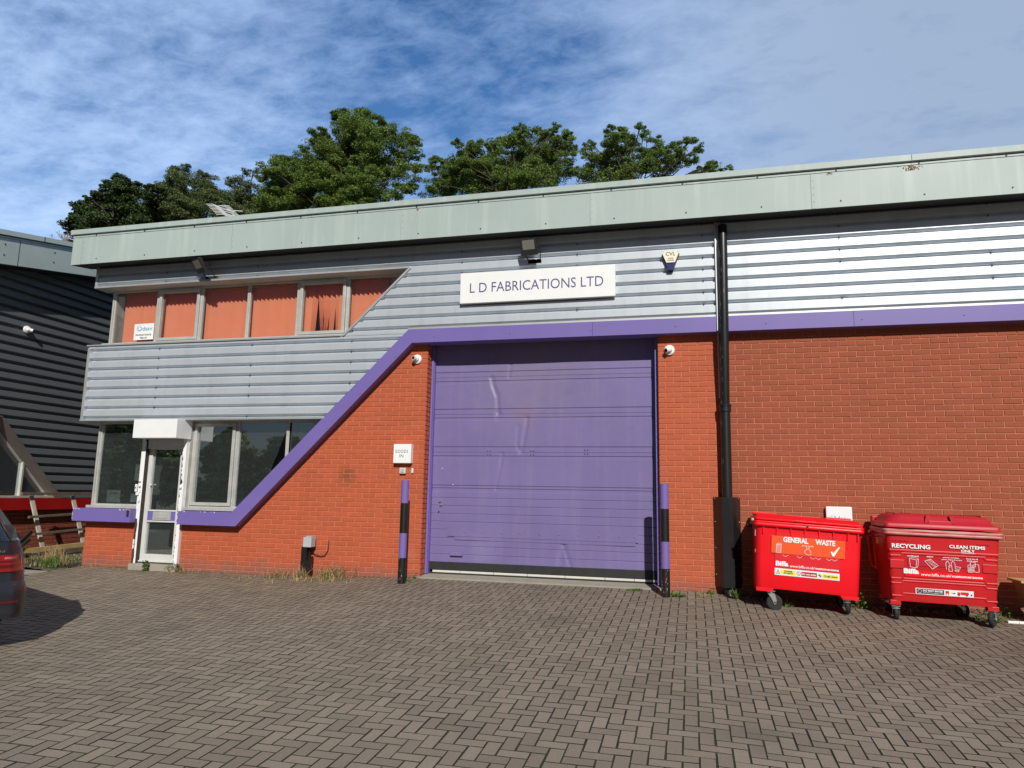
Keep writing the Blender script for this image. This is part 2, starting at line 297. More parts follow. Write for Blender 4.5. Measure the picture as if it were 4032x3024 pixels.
    def ball(s, c, rx, ry, rz, m=0, nu=14, nv=8, v0=-90, v1=90):
        vs = []
        for i in range(nv + 1):
            a = math.radians(v0 + (v1 - v0) * i / nv)
            vs += [(c[0] + rx * math.cos(a) * math.cos(2 * math.pi * j / nu), c[1] + ry * math.cos(a) * math.sin(2 * math.pi * j / nu), c[2] + rz * math.sin(a)) for j in range(nu)]
        s.add(vs, [(i * nu + j, i * nu + (j + 1) % nu, (i + 1) * nu + (j + 1) % nu, (i + 1) * nu + j) for i in range(nv) for j in range(nu)], m, True)
    def build(s, name, mats, parent=None, bevel=0.0, label=None, loc=None, split=0.0):
        if split:      # pieces further apart than this become objects of their own
            F = s.f; n = len(s.v); par = list(range(n))
            def fd(i):
                while par[i] != i: par[i] = par[par[i]]; i = par[i]
                return i
            for f in F:
                for k in f[1:]: par[fd(k)] = fd(f[0])
            isl = {}
            for i in range(n): isl.setdefault(fd(i), []).append(i)
            ks = list(isl); bb = [(np.min([s.v[i] for i in isl[k]], 0) - split / 2, np.max([s.v[i] for i in isl[k]], 0) + split / 2) for k in ks]; g = list(range(len(ks)))
            def fg(i):
                while g[i] != i: i = g[i]
                return i
            for i in range(len(ks)):
                for j in range(i):
                    if np.all(bb[i][0] <= bb[j][1]) and np.all(bb[j][0] <= bb[i][1]): g[fg(i)] = fg(j)
            grp = {k: fg(i) for i, k in enumerate(ks)}; o = None
            for q in sorted(set(grp.values())):
                m_ = MB(); idx = {}
                for f, a, b, c in zip(s.f, s.m, s.sm, s.r):
                    if grp[fd(f[0])] != q: continue
                    for i in f:
                        if i not in idx: idx[i] = len(m_.v); m_.v.append(s.v[i])
                    m_.f.append(tuple(idx[i] for i in f)); m_.m.append(a); m_.sm.append(b); m_.r.append(c)
                o = m_.build(name, mats, parent, bevel, label, loc)
            return o
        me = bpy.data.meshes.new(name); V = np.array(s.v, dtype=float).reshape(-1, 3)
        org = Vector((0, 0, 0))
        if parent is not None: org = ORG[parent.name]
        elif loc is not None: org = Vector(loc)
        V = V - np.array(org)
        me.from_pydata([tuple(v) for v in V], [], s.f)
        mats = mats if isinstance(mats, (list, tuple)) else [mats]
        for x in mats: me.materials.append(x)
        me.polygons.foreach_set('material_index', s.m); me.polygons.foreach_set('use_smooth', s.sm)
        a = me.attributes.new('rnd', 'FLOAT', 'FACE'); a.data.foreach_set('value', s.r)
        me.update()
        o = bpy.data.objects.new(name, me); COL.objects.link(o)
        if parent is not None: o.parent = parent; ORG[o.name] = org
        elif loc is not None: o.location = loc
        if bevel:
            b = o.modifiers.new('bevel', 'BEVEL'); b.width = bevel; b.segments = 2; b.limit_method = 'ANGLE'; b.angle_limit = math.radians(40); b.harden_normals = False
        if label: o['label'] = label
        return o
def numesh(name, V, F, mat_, parent=None, rnd=None, smooth=False, quads=True):
    """big mesh from numpy arrays of quads"""
    me = bpy.data.meshes.new(name); n = len(V); k = len(F); w = F.shape[1]
    if parent is not None: V = V - np.array(ORG[parent.name])
    me.vertices.add(n); me.vertices.foreach_set('co', V.astype(np.float32).ravel())
    me.loops.add(k * w); me.loops.foreach_set('vertex_index', F.astype(np.int32).ravel())
    me.polygons.add(k); me.polygons.foreach_set('loop_start', np.arange(0, k * w, w, dtype=np.int32)); me.polygons.foreach_set('loop_total', np.full(k, w, dtype=np.int32))
    me.materials.append(mat_)
    me.update(calc_edges=True); me.validate()
    if rnd is not None:
        a = me.attributes.new('rnd', 'FLOAT', 'FACE'); a.data.foreach_set('value', rnd.astype(np.float32))
    me.polygons.foreach_set('use_smooth', np.full(k, bool(smooth)))
    o = bpy.data.objects.new(name, me); COL.objects.link(o)
    if parent is not None: o.parent = parent; ORG[o.name] = ORG[parent.name]
    return o
_tc = {}
def textmesh(s, bold=0.0, space=1.0):
    key = (s, bold, space)
    if key in _tc: return _tc[key]
    c = bpy.data.curves.new('t', 'FONT'); c.body = s; c.size = 1; c.offset = bold; c.resolution_u = 3; c.align_x = 'LEFT'; c.space_character = space
    o = bpy.data.objects.new('t', c); COL.objects.link(o)
    bpy.context.view_layer.update()
    dg = bpy.context.evaluated_depsgraph_get(); me = bpy.data.meshes.new_from_object(o.evaluated_get(dg))
    vs = [tuple(v.co) for v in me.vertices]; fs = [tuple(p.vertices) for p in me.polygons]
    bpy.data.objects.remove(o); bpy.data.curves.remove(c); bpy.data.meshes.remove(me)
    _tc[key] = (vs, fs); return _tc[key]
def txt(mb, s, x0, x1, z0, z1, y, m=0, bold=0.0, space=1.0):
    """flat letters filling the box x0..x1, z0..z1 facing -y"""
    vs, fs = textmesh(s, bold, space)
    if not vs: return
    ax = min(v[0] for v in vs); bx = max(v[0] for v in vs); ay = min(v[1] for v in vs); by = max(v[1] for v in vs)
    mb.add([(x0 + (v[0] - ax) / (bx - ax) * (x1 - x0), y, z0 + (v[1] - ay) / (by - ay) * (z1 - z0)) for v in vs], fs, m)
def gz(x, y):
    xs = [-30, -9, -6.2, -2.4, -1.2, -0.3, 4, 5, 8, 13, 30]; zs = [-.10, -.10, -.12, -.125, -.09, -.05, -.05, -.08, -.15, -.2, -.25]
    base = np.interp(x, xs, zs)
    yy = np.minimum(y, 0)
    return base + np.where(yy > -8, 0.055 * yy, -0.44 + 0.025 * (yy + 8))

# ------------------------------------------------------------------ ground (setting)
xs = np.unique(np.concatenate([np.array([-300, -120, -60, -30, -6.2, -2.4, -1.2, -0.3]), np.linspace(-14, 20, 69), np.array([30, 60, 120, 300])]))
ys = np.concatenate([np.array([-300, -120, -60, -30, -20]), np.linspace(-14, 0.0, 29), np.array([3, 8, 20, 60, 120, 300])])
X, Y = np.meshgrid(xs, ys); Z = gz(X, Y) - 0.0052
V = np.stack([X.ravel(), Y.ravel(), Z.ravel()], 1); nx = len(xs); ny = len(ys)
I, J = np.meshgrid(np.arange(nx - 1), np.arange(ny - 1)); q = (J * nx + I).ravel()
F = np.stack([q, q + 1, q + nx + 1, q + nx], 1)
g = numesh('ground', V, F, K['joint']); g['kind'] = 'structure'; g.data.materials.clear(); g.data.materials.append(K['joint'])

def paving():
    u = 0.1015; j = 0.0028; y_top = -0.205
    x0, x1, y0 = -10.0, 13.5, -12.5
    ni = int((x1 - x0) / u); nj = int((y_top - y0) / u)
    A = []
    for jj in range(nj):
        yt = y_top - jj * u          # top edge of row jj (jj=0 nearest the wall)
        J_ = -jj
        for i in range(ni):
            k = (i - J_) % 4; xa = x0 + i * u
            if k == 0: A.append((xa, xa + 2 * u, yt - u, yt, 1))
            elif k == 3:            # lower cell of a block laid across; its upper half is the row above
                if jj == 0: A.append((xa, xa + u, yt - u, yt, 0))
                else: A.append((xa, xa + u, yt - u, yt + u, 0))
            elif k == 2 and jj == nj - 1: pass
    # header course along the buildings
    for i in range(ni):
        xa = x0 + i * u
        if -6.2 < xa < x1: A.append((xa, xa + u, y_top, y_top + 0.2, 0))
    A = np.array(A); n = len(A)
    keep = ~((A[:, 0] < -6.25) & (A[:, 3] > -1.22)); A = A[keep]; n = len(A)
    jit = rng.normal(0, 0.0012, (n, 4))
    gx = 0.0056; gy = 0.0052      # wide joints between block ends run towards the building
    xa = A[:, 0] + gx + jit[:, 0]; xb = A[:, 1] - gx + jit[:, 1]; ya = A[:, 2] + gy + jit[:, 2]; yb = A[:, 3] - gy + jit[:, 3]
    rot = rng.normal(0, 0.006, n); cx = (xa + xb) / 2; cy = (ya + yb) / 2
    hz = np.abs(rng.normal(0, 0.0006, n)); tx = rng.normal(0, 0.004, n); ty = rng.normal(0, 0.004, n)
    def ring(ins, dz):
        P = []
        for sx, sy in ((0, 0), (1, 0), (1, 1), (0, 1)):
            xx = np.where(sx == 0, xa + ins, xb - ins); yy = np.where(sy == 0, ya + ins, yb - ins)
            dx = xx - cx; dy = yy - cy; X_ = cx + dx - rot * dy; Y_ = cy + dy + rot * dx
            P.append(np.stack([X_, Y_, gz(X_, Y_) + dz + hz + tx * dx + ty * dy], 1))
        return np.stack(P, 1)
    V = np.concatenate([ring(0.0007, 0), ring(0, -0.0009), ring(0, -0.022)], 1).reshape(-1, 3)
    b = (np.arange(n) * 12)[:, None, None]
    fq = np.array([[0, 1, 2, 3]] + [[4 + i, 4 + (i + 1) % 4, (i + 1) % 4, i] for i in range(4)] + [[8 + i, 8 + (i + 1) % 4, 4 + (i + 1) % 4, 4 + i] for i in range(4)])
    F = (b + fq[None]).reshape(-1, 4)
    r = np.repeat(rng.random(n), 9)
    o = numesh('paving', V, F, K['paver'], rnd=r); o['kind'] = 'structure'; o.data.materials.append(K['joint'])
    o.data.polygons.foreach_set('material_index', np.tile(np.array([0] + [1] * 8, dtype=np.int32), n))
paving()
mb = MB(); 
mb.box(-8.6, -6.22, -1.22, -0.62, -0.30, -0.150)
o = mb.build('concrete_path', K['concrete'], bevel=0.01); o['kind'] = 'structure'
V = []; 
xs = np.linspace(-8.7, -6.2, 26); ys = np.linspace(-0.62, 6, 60); X, Y = np.meshgrid(xs, ys); Z = -0.14 + 0.02 * np.sin(X * 5) * np.cos(Y * 4) + rng.normal(0, 0.008, X.shape) + 0.04 * np.clip(Y, 0, 1)
V = np.stack([X.ravel(), Y.ravel(), Z.ravel()], 1); nx = len(xs); I, J = np.meshgrid(np.arange(nx - 1), np.arange(len(ys) - 1)); q = (J * nx + I).ravel()
o = numesh('soil', V, np.stack([q, q + 1, q + nx + 1, q + nx], 1), K['soil'], smooth=True); o['kind'] = 'structure'

# ------------------------------------------------------------------ brick walls
def brickwork(mb, x0, x1, z0, z1, inside, xphase=0.0, y=0.0, m=0):
    """rows 75 mm high, bricks 225 mm long, every brick a slightly proud block"""
    k0 = int(math.floor(z0 / 0.075))
    k = k0
    while k * 0.075 < z1 - 0.01:
        zb = max(k * 0.075, z0) + 0.0055; zt = min((k + 1) * 0.075, z1) - 0.0055
        off = xphase + (0.1125 if k % 2 else 0.0)
        i = math.floor((x0 - off) / 0.225)
        while True:
            a = off + i * 0.225; b = a + 0.225; i += 1
            if a > x1: break
            a = max(a, x0); b = min(b, x1)
            if b - a < 0.03: continue
            if inside and not inside((a + b) / 2, (zb + zt) / 2): continue
            d = random.gauss(0, 0.0008); e = 0.0018
            xa, xb = a + 0.0056, b - 0.0056; s = random.gauss(0, 0.0008)
            y0 = y + d; c = 0.003
            xa += random.uniform(-1, 1) * .0015 if a > x0 else 0
            zz0 = zb + s; zz1 = zt + s
            mb.add([(xa + c, y0, zz0 + c), (xb - c, y0, zz0 + c), (xb - c, y0, zz1 - c), (xa + c, y0, zz1 - c),
                    (xa, y0 + c, zz0), (xb, y0 + c, zz0), (xb, y0 + c, zz1), (xa, y0 + c, zz1),
                    (xa, y0 + 0.014, zz0), (xb, y0 + 0.014, zz0), (xb, y0 + 0.014, zz1), (xa, y0 + 0.014, zz1)],
                   [(0, 1, 2, 3)] + [(4 + q, 4 + (q + 1) % 4, (q + 1) % 4, q) for q in range(4)] + [(8 + q, 8 + (q + 1) % 4, 4 + (q + 1) % 4, 4 + q) for q in range(4)], m, r=random.random())
        k += 1

B = thing('industrial_unit', (0, 0, 0), 'brick and silver-clad workshop unit with purple bands, roller door and pale green fascia', 'building')
DX0, DX1 = 0.0, 3.545     # goods door opening
diag_u = lambda z: z - 4.059     # upper/left edge of the sloping band
diag_l = lambda z: z - 3.751     # lower/right edge
mb = MB()
brickwork(mb, -4.25, 0.0, -0.30, 3.60, lambda x, z: (z < 0.70) or (x > diag_u(z) + 0.06))
brickwork(mb, -6.20, -5.13, -0.30, 0.70, None, xphase=0.05)
brickwork(mb, 3.545, 4.47, -0.30, 3.60, None, xphase=3.545)
# return of the left pier into the doorway
mb.T = Matrix.Rotation(math.radians(90), 4, 'Z'); brickwork(mb, 0.004, 0.19, -0.30, 3.60, None, xphase=-0.11); mb.T = None
mb.box(-4.25, -0.012, 0.008, 0.22, -0.3, 0.70, 1)
mb.prism([(-3.30, 0.70), (-0.012, 0.70), (-0.012, 3.62), (-0.38, 3.62)], 0.008, 0.22, 1)
mb.box(-6.19, -5.13, 0.008, 0.22, -0.3, 0.70, 1)
mb.box(3.557, 4.47, 0.008, 0.22, -0.3, 3.62, 1)
mb.build('brick_wall', [K['brick'], K['mortar']], B, label='orange-red painted brickwork round the doors')
mb = MB(); brickwork(mb, 4.475, 11.5, -0.45, 3.60, None, xphase=4.40); mb.box(4.475, 11.5, 0.008, 0.22, -0.45, 3.62, 1)
mb.build('brick_wall', [K['brick2'], K['mortar2']], B, label='browner rough brickwork behind the bins')
# left flank, back, roof, partition (the parts a step to the side could show)
mb = MB(); mb.box(-6.19, -6.0, 0.222, 15, -0.3, 3.62, 0); mb.box(-6.19, -6.0, 0.30, 15, 3.64, 5.4)
mb.box(-6.2, 11.5, 15, 15.2, -0.3, 8.2); mb.add([(11.52, -0.05, -.4), (11.52, 15, -.4), (11.52, 15, 8.5), (11.52, -0.05, 5.62), (11.60, -0.05, -.4), (11.60, 15, -.4), (11.60, 15, 8.5), (11.60, -0.05, 5.62)], [(3, 2, 1, 0), (4, 5, 6, 7), (0, 4, 7, 3), (1, 2, 6, 5)])
mb.build('side_wall', K['dclad'], B)

# ------------------------------------------------------------------ profiled cladding
PR = 0.172
def ribs(z0, z1, ref=3.818, y=-0.15, deep=0.060):
    """(y,z) points bottom to top; crest bottoms at ref + k*PR"""
    pts = []; k = math.floor((z0 - ref) / PR) - 1
    while ref + k * PR < z1 + PR:
        zb = ref + k * PR
        pts += [(y + deep, zb - 0.060), (y + deep, zb - 0.028), (y, zb), (y, zb + 0.098)]; k += 1
    out_ = []
    for (ya, za), (yb, zb) in zip(pts, pts[1:]):
        def I(z): t = (z - za) / (zb - za) if zb != za else 0; return (ya + (yb - ya) * t, z)
        if zb < z0 or za > z1: continue
        a = (ya, za) if za >= z0 else I(z0); b = (yb, zb) if zb <= z1 else I(z1)
        if not out_ or out_[-1] != a: out_.append(a)
        out_.append(b)
    return out_
TX = lambda z: -1.486 + (z - 3.638) * (1.182 / 1.138)     # sloping trim right of the upper windows
def cladmesh(name, x0, x1, z0, z1, screws=True, mat_=None, label=None, parent=None, ref=3.818, lap=()):
    mb = MB(); P_ = ribs(z0, z1, ref); mb.prof(P_, x0, x1, 0, cap=False)
    if screws:
        fx = lambda f, z: f(z) if callable(f) else f
        k = math.ceil((z0 - ref) / PR)
        row = 0
        while ref + k * PR - 0.04 < z1:
            zz = ref + k * PR - 0.039; row += 1
            if zz > z0 and row % 1 == 0:
                a, b = fx(x0, zz), fx(x1, zz); xx = math.ceil(a / 1.83) * 1.83 - 1.28
                while xx < b - 0.05:
                    if xx > a + 0.05 and random.random() < 0.75: mb.cyl((xx, -0.106, zz), (xx, -0.09, zz), 0.0095, 7, 1)
                    xx += 1.83
            k += 1
    for lx in lap:       # sheet end laps: the overlapping sheet sits proud by its own thickness
        P2 = [(yy - 0.0022, zz) for yy, zz in P_ if not callable(x0) or zz < 4.33]; mb.prof(P2, lx, lx + 0.05, 0, cap=False)
    return mb.build(name, [mat_ or K['clad'], K['soffit']], parent or B, label=label)
cladmesh('metal_cladding', -6.385, lambda z: diag_u(z) + 0.10, 2.385, 3.685, label='ribbed silver panel over the entrance', lap=())
cladmesh('metal_cladding', TX, 4.405, 3.69, 4.776, label='ribbed silver panel behind the name sign', lap=(-0.75,))
cladmesh('metal_cladding', -6.385, 4.405, 4.776, 5.16, label='ribbed silver strip under the fascia, over the upstairs windows', lap=(-0.75,))
cladmesh('metal_cladding', 4.47, 11.5, 3.69, 5.16, label='ribbed silver panel right of the drainpipe')
mb = MB()   # backing so no light leaks
mb.box(-6.30, 11.4, -0.072, -0.058, 4.79, 5.2); mb.prism([(-6.30, 2.39), (-1.62, 2.39), (-0.34, 3.68), (-6.30, 3.68)], -0.072, -0.058)
mb.prism([(-1.40, 3.69), (11.4, 3.69), (11.4, 4.785), (-0.28, 4.785)], -0.072, -0.058); mb.build('backing', K['soffit'], B)
# trims
mb = MB()
mb.box(-6.395, -6.345, -0.165, -0.02, 2.362, 3.66); mb.box(-6.398, -6.35, -0.165, -0.02, 4.79, 5.19)
mb.box(-6.4, diag_u(2.37) + 0.03, -0.17, 0.14, 2.352, 2.384)
mb.box(-6.42, -1.45, -0.175, 0.10, 3.688, 3.712)
mb.box(-6.4, -0.29, -0.168, 0.14, 4.756, 4.79)
mb.prism([(TX(3.69), 3.69), (TX(3.69) + 0.045, 3.69), (TX(4.756) + 0.045, 4.756), (TX(4.756), 4.756)], -0.172, 0.06)
mb.box(4.40, 4.462, -0.165, -0.05, 3.53, 5.14); mb.box(4.379, 4.396, -0.19, -0.15, 3.54, 5.14)
mb.box(4.385, 4.398, -0.10, -0.005, 2.60, 3.525)
mb.box(-0.30, 11.5, -0.153, -0.10, 3.7515, 3.783)
mb.build('cladding_trim', K['cladtrim'], B, bevel=0.002)
# ------------------------------------------------------------------ purple band
mb = MB()
yf, yb = -0.166, 0.02
th = 0.217
def bandpiece(mb, pts):
    mb.prism(pts, yf, yb)
pts = [(-4.22, 0.632), (-3.122, 0.632), (-0.215, 3.534), (11.5, 3.534), (11.5, 3.750), (-0.281, 3.750), (-3.212, 0.848), (-4.22, 0.848)]
mb.prism(pts, yf, 0.10)
for x in (-3.9, -3.3): mb.ball((x, -0.167, 0.73), 0.007, 0.004, 0.007, 0, 8, 4)
for t in (0.05, 0.27, 0.52, 0.72, 0.93): mb.ball((-3.0 + t * 2.7, -0.167, 0.78 + t * 2.72), 0.008, 0.005, 0.008, 1, 8, 4)
for x in np.arange(0.15, 11, 1.22): mb.ball((x, -0.167, 3.62 + random.uniform(-.01, .01)), 0.008, 0.005, 0.008, 1, 8, 4)
for x in (2.62, 6.15): mb.box(x, x + 0.006, -0.1685, -0.155, 3.536, 3.748, 1)
mb.build('purple_band', [K['purple'], K['groove']], B, bevel=0.004)
mb = MB(); mb.box(-6.33, -5.145, yf, 0.10, 0.638, 0.852)
for x in (-6.05, -5.75, -5.45): mb.ball((x, -0.167, 0.74), 0.006, 0.004, 0.006, 0, 8, 4)
o = mb.build('purple_band', K['purple'], B, bevel=0.004)
mb = MB(); mb.box(-5.215, -5.175, -0.181, -0.166, 0.735, 0.842); mb.build('grey_plate', K['soffit'], B, bevel=0.002)
mb = MB()   # chipped paint on the band edges
for i in range(26):
    x = random.choice([random.uniform(-4.15, -3.3), random.uniform(-5.4, -5.15), random.uniform(-6.33, -6.2)]); w = random.uniform(.004, .014)
    mb.box(x, x + w, -0.1685, -0.165, 0.842 - random.uniform(0, .012), 0.8525)
for i in range(7): z = random.uniform(.65, .84); mb.box(-6.3325, -6.326, -0.1685, -0.155, z, z + random.uniform(.008, .03))
mb.build('paint_chip', K['white'], B, split=0.12)
# window sills on top of bands
mb = MB(); mb.box(-6.22, -5.17, -0.02, 0.16, 0.860, 0.905); mb.box(-4.24, -3.10, -0.02, 0.16, 0.860, 0.905)
mb.box(-6.23, -1.42, -0.05, 0.14, 3.715, 3.760); mb.build('window_sill', K['alu'], B, bevel=0.003, split=0.02)

# ------------------------------------------------------------------ fascia, soffit, roof
mb = MB(); x0, x1 = -6.63, 11.6
mb.prof([(-0.50, 5.10), (-0.50, 5.60), (-0.10, 5.68), (-0.10, 5.17)][::-1], x0, x1, 0)
mb.prof([(-0.508, 5.603), (-0.508, 5.632), (-0.3, 5.66), (-0.3, 5.62)][::-1], x0 - 0.006, x1, 0)
mb.prof([(-0.542, 5.650), (-0.542, 5.735), (-0.50, 5.748), (0.10, 5.86), (0.10, 5.70), (-0.50, 5.642)][::-1], x0 - 0.03, x1, 0)
for x in (-6.42, -3.37, -0.34, 2.63, 5.64, 8.66): mb.box(x, x + 0.05, -0.5025, -0.499, 5.102, 5.599, 0); mb.box(x, x + 0.003, -0.5035, -0.499, 5.102, 5.599, 1)
for x in (-5.1, -1.9, 1.05, 4.0, 6.88): mb.box(x, x + 0.006, -0.5445, -0.54, 5.652, 5.733, 1 if x > 6 else 0); mb.box(x, x + 0.003, -0.511, -0.505, 5.603, 5.63, 1)
xx = -6.13
while xx < 11:
    mb.cyl((xx, -0.512, 5.618), (xx, -0.505, 5.618), 0.0125, 8, 1); mb.cyl((xx + 0.04, -0.506, 5.185), (xx + 0.04, -0.499, 5.185), 0.011, 8, 1); xx += 1.008
for x in (-6.42, -3.37, -0.34, 2.63, 5.64):
    for z in (5.2, 5.3, 5.4, 5.5): mb.cyl((x + 0.03, -0.5055, z), (x + 0.03, -0.501, z), 0.005, 6, 1)
fo = mb.build('fascia', [K['fascia'], K['soffit']], B, bevel=0.0025)
mb = MB()
def splat(mb, cx, cz, n, sx, sz, y):
    for i in range(n):
        x = cx + random.gauss(0, sx); z = cz + random.uniform(-sz, 0); w = random.uniform(.003, .009); h = random.uniform(.004, .014)
        mb.add([(x - w, y, z), (x, y, z - h), (x + w, y, z), (x, y, z + h)], [(0, 1, 2, 3)])
splat(mb, 6.88, 5.60, 70, 0.05, 0.07, -0.5045); splat(mb, 5.88, 5.60, 14, 0.02, 0.03, -0.5045); splat(mb, -0.07, 5.60, 10, 0.015, 0.03, -0.5045)
mb.build('rust_stain', K['rust'], B, split=0.25)
mb = MB(); mb.prof([(-0.495, 5.096), (-0.05, 5.165), (-0.05, 5.178), (-0.495, 5.109)][::-1], x0 + 0.005, x1, 0); mb.build('soffit', K['soffit'], B)
mb = MB(); mb.prof([(-0.09, 5.69), (15.2, 8.60), (15.2, 8.75), (-0.05, 5.85)][::-1], x0, x1, 0); mb.build('roof', K['dclad'], B)
mb = MB(); mb.T = Matrix.Rotation(math.radians(90), 4, 'Z'); mb.add([(-0.49, -x0, 5.11), (-0.49, -x0, 5.60), (15, -x0, 8.55), (15, -x0, 8.05), (-0.49, -x0 - 0.02, 5.11), (-0.49, -x0 - 0.02, 5.60), (15, -x0 - 0.02, 8.55), (15, -x0 - 0.02, 8.05)], [(0, 1, 2, 3), (7, 6, 5, 4), (0, 3, 7, 4), (1, 5, 6, 2)]); mb.T = None
mb.build('verge_board', K['fascia'], B)

# ------------------------------------------------------------------ windows
GY = 0.10
def fr(mb, x0, x1, z0, z1, w, y0, y1, m=0):
    mb.box(x0, x1, y0, y1, z0, z0 + w, m); mb.box(x0, x1, y0, y1, z1 - w, z1, m)
    mb.box(x0, x0 + w, y0, y1, z0 + w, z1 - w, m); mb.box(x1 - w, x1, y0, y1, z0 + w, z1 - w, m)
def window(x0, x1, z0, z1, sash=False, glass='glass', clip=None, label=None, parent=None):
    """clip: function z -> x of a sloping right-hand edge"""
    mb = MB(); y0, y1 = 0.085, 0.145
    if clip:
        a, b = clip(z0), clip(z1)
        b2 = min(b, x1) if x1 else b
        mb.box(x0, x0 + 0.028, y0, y1, z0, z1); mb.box(x0 + .028, max(a, x0 + .03) + 0.1, y0, y1, z0, z0 + 0.03); mb.box(x0 + .028, b2, y0, y1, z1 - 0.03, z1)
        f = mb.build('window', K['alu'], parent or B, bevel=0.002, label=label)
        mb = MB(); mb.pane([(x0 + 0.02, z0 + 0.02), (max(a, x0 + .03) + 0.05, z0 + 0.02), (b2 + 0.04, z1 - 0.02), (x0 + 0.02, z1 - 0.02)], 0.114)
        mb.build('pane', K[glass], f); return f
    fr(mb, x0 + .002, x1 - .002, z0, z1, 0.028, y0, y1)
    if sash:
        fr(mb, x0 + 0.035, x1 - 0.035, z0 + 0.035, z1 - 0.035, 0.052, 0.062, 0.135)
    f = mb.build('window', K['alu'], parent or B, bevel=0.003, label=label)
    if sash:
        g_ = MB(); fr(g_, x0 + 0.0285, x1 - 0.0285, z0 + 0.0285, z1 - 0.0285, 0.0062, 0.088, 0.13); g_.build('gasket', K['alud'], f)
    i = 0.082 if sash else 0.024
    mb = MB(); mb.pane([(x0 + i, z0 + i), (x1 - i, z0 + i), (x1 - i, z1 - i), (x0 + i, z1 - i)], 0.114); mb.build('pane', K[glass], f); return f
MU = [-6.17, -5.222, -4.318, -3.371, -2.408, -1.49]
Z0, Z1 = 3.762, 4.752
for i in range(5): window(MU[i], MU[i + 1], Z0, Z1, sash=(i in (1, 4)))
window(MU[5], -0.30, Z0, Z1, clip=lambda z: TX(z) + 0.28)
# bay side return + head lining
mb = MB(); mb.box(-6.17, -6.14, 0.148, 0.9, Z0, Z1); mb.box(-6.16, -0.32, -0.145, 0.30, 4.7535, 4.7555); mb.build('window_reveal', K['alu'], B)
mb = MB(); mb.box(-6.20, -6.171, 0.07, 0.16, Z0 - .003, Z1); mb.box(-6.20, -6.171, 0.07, 0.16, 0.904, 2.352); mb.build('corner_post', K['alu'], B, bevel=0.002, split=0.1)
# lower windows
window(-6.17, -5.185, 0.905, 2.352, glass='glassl')
window(-4.247, -3.385, 0.905, 2.352, sash=True, glass='glassl')
window(-3.383, -2.438, 0.905, 2.352, glass='glassl', clip=lambda z: min(diag_u(z) + 0.14, -2.47))
window(-2.436, -1.60, 1.55, 2.352, glass='glassl', clip=lambda z: diag_u(z) + 0.14)
mb = MB(); mb.box(-2.466, -2.408, 0.08, 0.15, 1.50, 2.352); mb.box(-4.275, -4.247, 0.02, 0.15, 0.86, 2.352); mb.build('mullion', K['alu'], B, bevel=0.002, split=0.1)
# rooms behind
mb = MB(); mb.box(-6.0, 0.0, 3.0, 3.05, -0.1, 5.1); mb.box(-6.0, 0, 0.25, 3, 2.9, 3.0); mb.box(-0.05, 0, 0.25, 3, -0.1, 5.1); mb.box(-6, 0, 0.2, 3, 5.02, 5.1); mb.box(-6, 0, 0.12, 3, -0.2, -0.05)
mb.box(-6.0, -0.2, 0.135, 0.6, 4.76, 5.0); mb.box(-0.80, -0.25, 0.26, 0.28, 3.7, 4.76); mb.build('room_lining', K['room'], B)
mb = MB(); mb.box(-5.75, -5.5, 0.9, 1.0, -0.1, 2.9); mb.box(-2.9, -2.7, 1.2, 1.3, -0.1, 2.9); mb.build('room_pillar', K['offwhite'], B, split=0.3)
# ------------------------------------------------------------------ vertical blinds
def slat(mb, x, w, z0, z1, ang, y=0.24, dx0=0.0, twist=0.0):
    n = 6; vs = []
    for i in range(n + 1):
        t = i / n; z = z1 + (z0 - z1) * t; a = ang + twist * t; cx = x + dx0 * t
        vs += [(cx - math.cos(a) * w / 2, y - math.sin(a) * w / 2, z), (cx + math.cos(a) * w / 2, y + math.sin(a) * w / 2, z)]
    mb.add(vs, [(2 * i, 2 * i + 2, 2 * i + 3, 2 * i + 1) for i in range(n)])
def blinds(x0, x1, mess=False):
    mb = MB(); x = x0
    k = 0
    n = int((x1 - x0) / 0.083)
    while x < x1:
        k += 1; dx = 0; tw = 0; a = math.radians(38) + random.gauss(0, 0.07); w = 0.100
        if mess and 3 <= k <= 8:
            dx = {3: -0.03, 4: 0.05, 5: 0.05, 6: -0.045, 7: -0.02, 8: 0.02}[k] * 1.1; tw = {3: 0.5, 4: 1.0, 5: 1.05, 6: 0.95, 7: 0.6, 8: 0.75}[k]
        slat(mb, x, w, 3.80, 4.735, a, dx0=dx, twist=tw); x += 0.083
    mb.build('vertical_blind', K['blind'], B)
blinds(-6.0, -5.24); blinds(-5.16, -4.36); blinds(-4.28, -3.40); blinds(-3.34, -2.43); blinds(-2.33, -1.54, True); blinds(-1.46, -0.83)
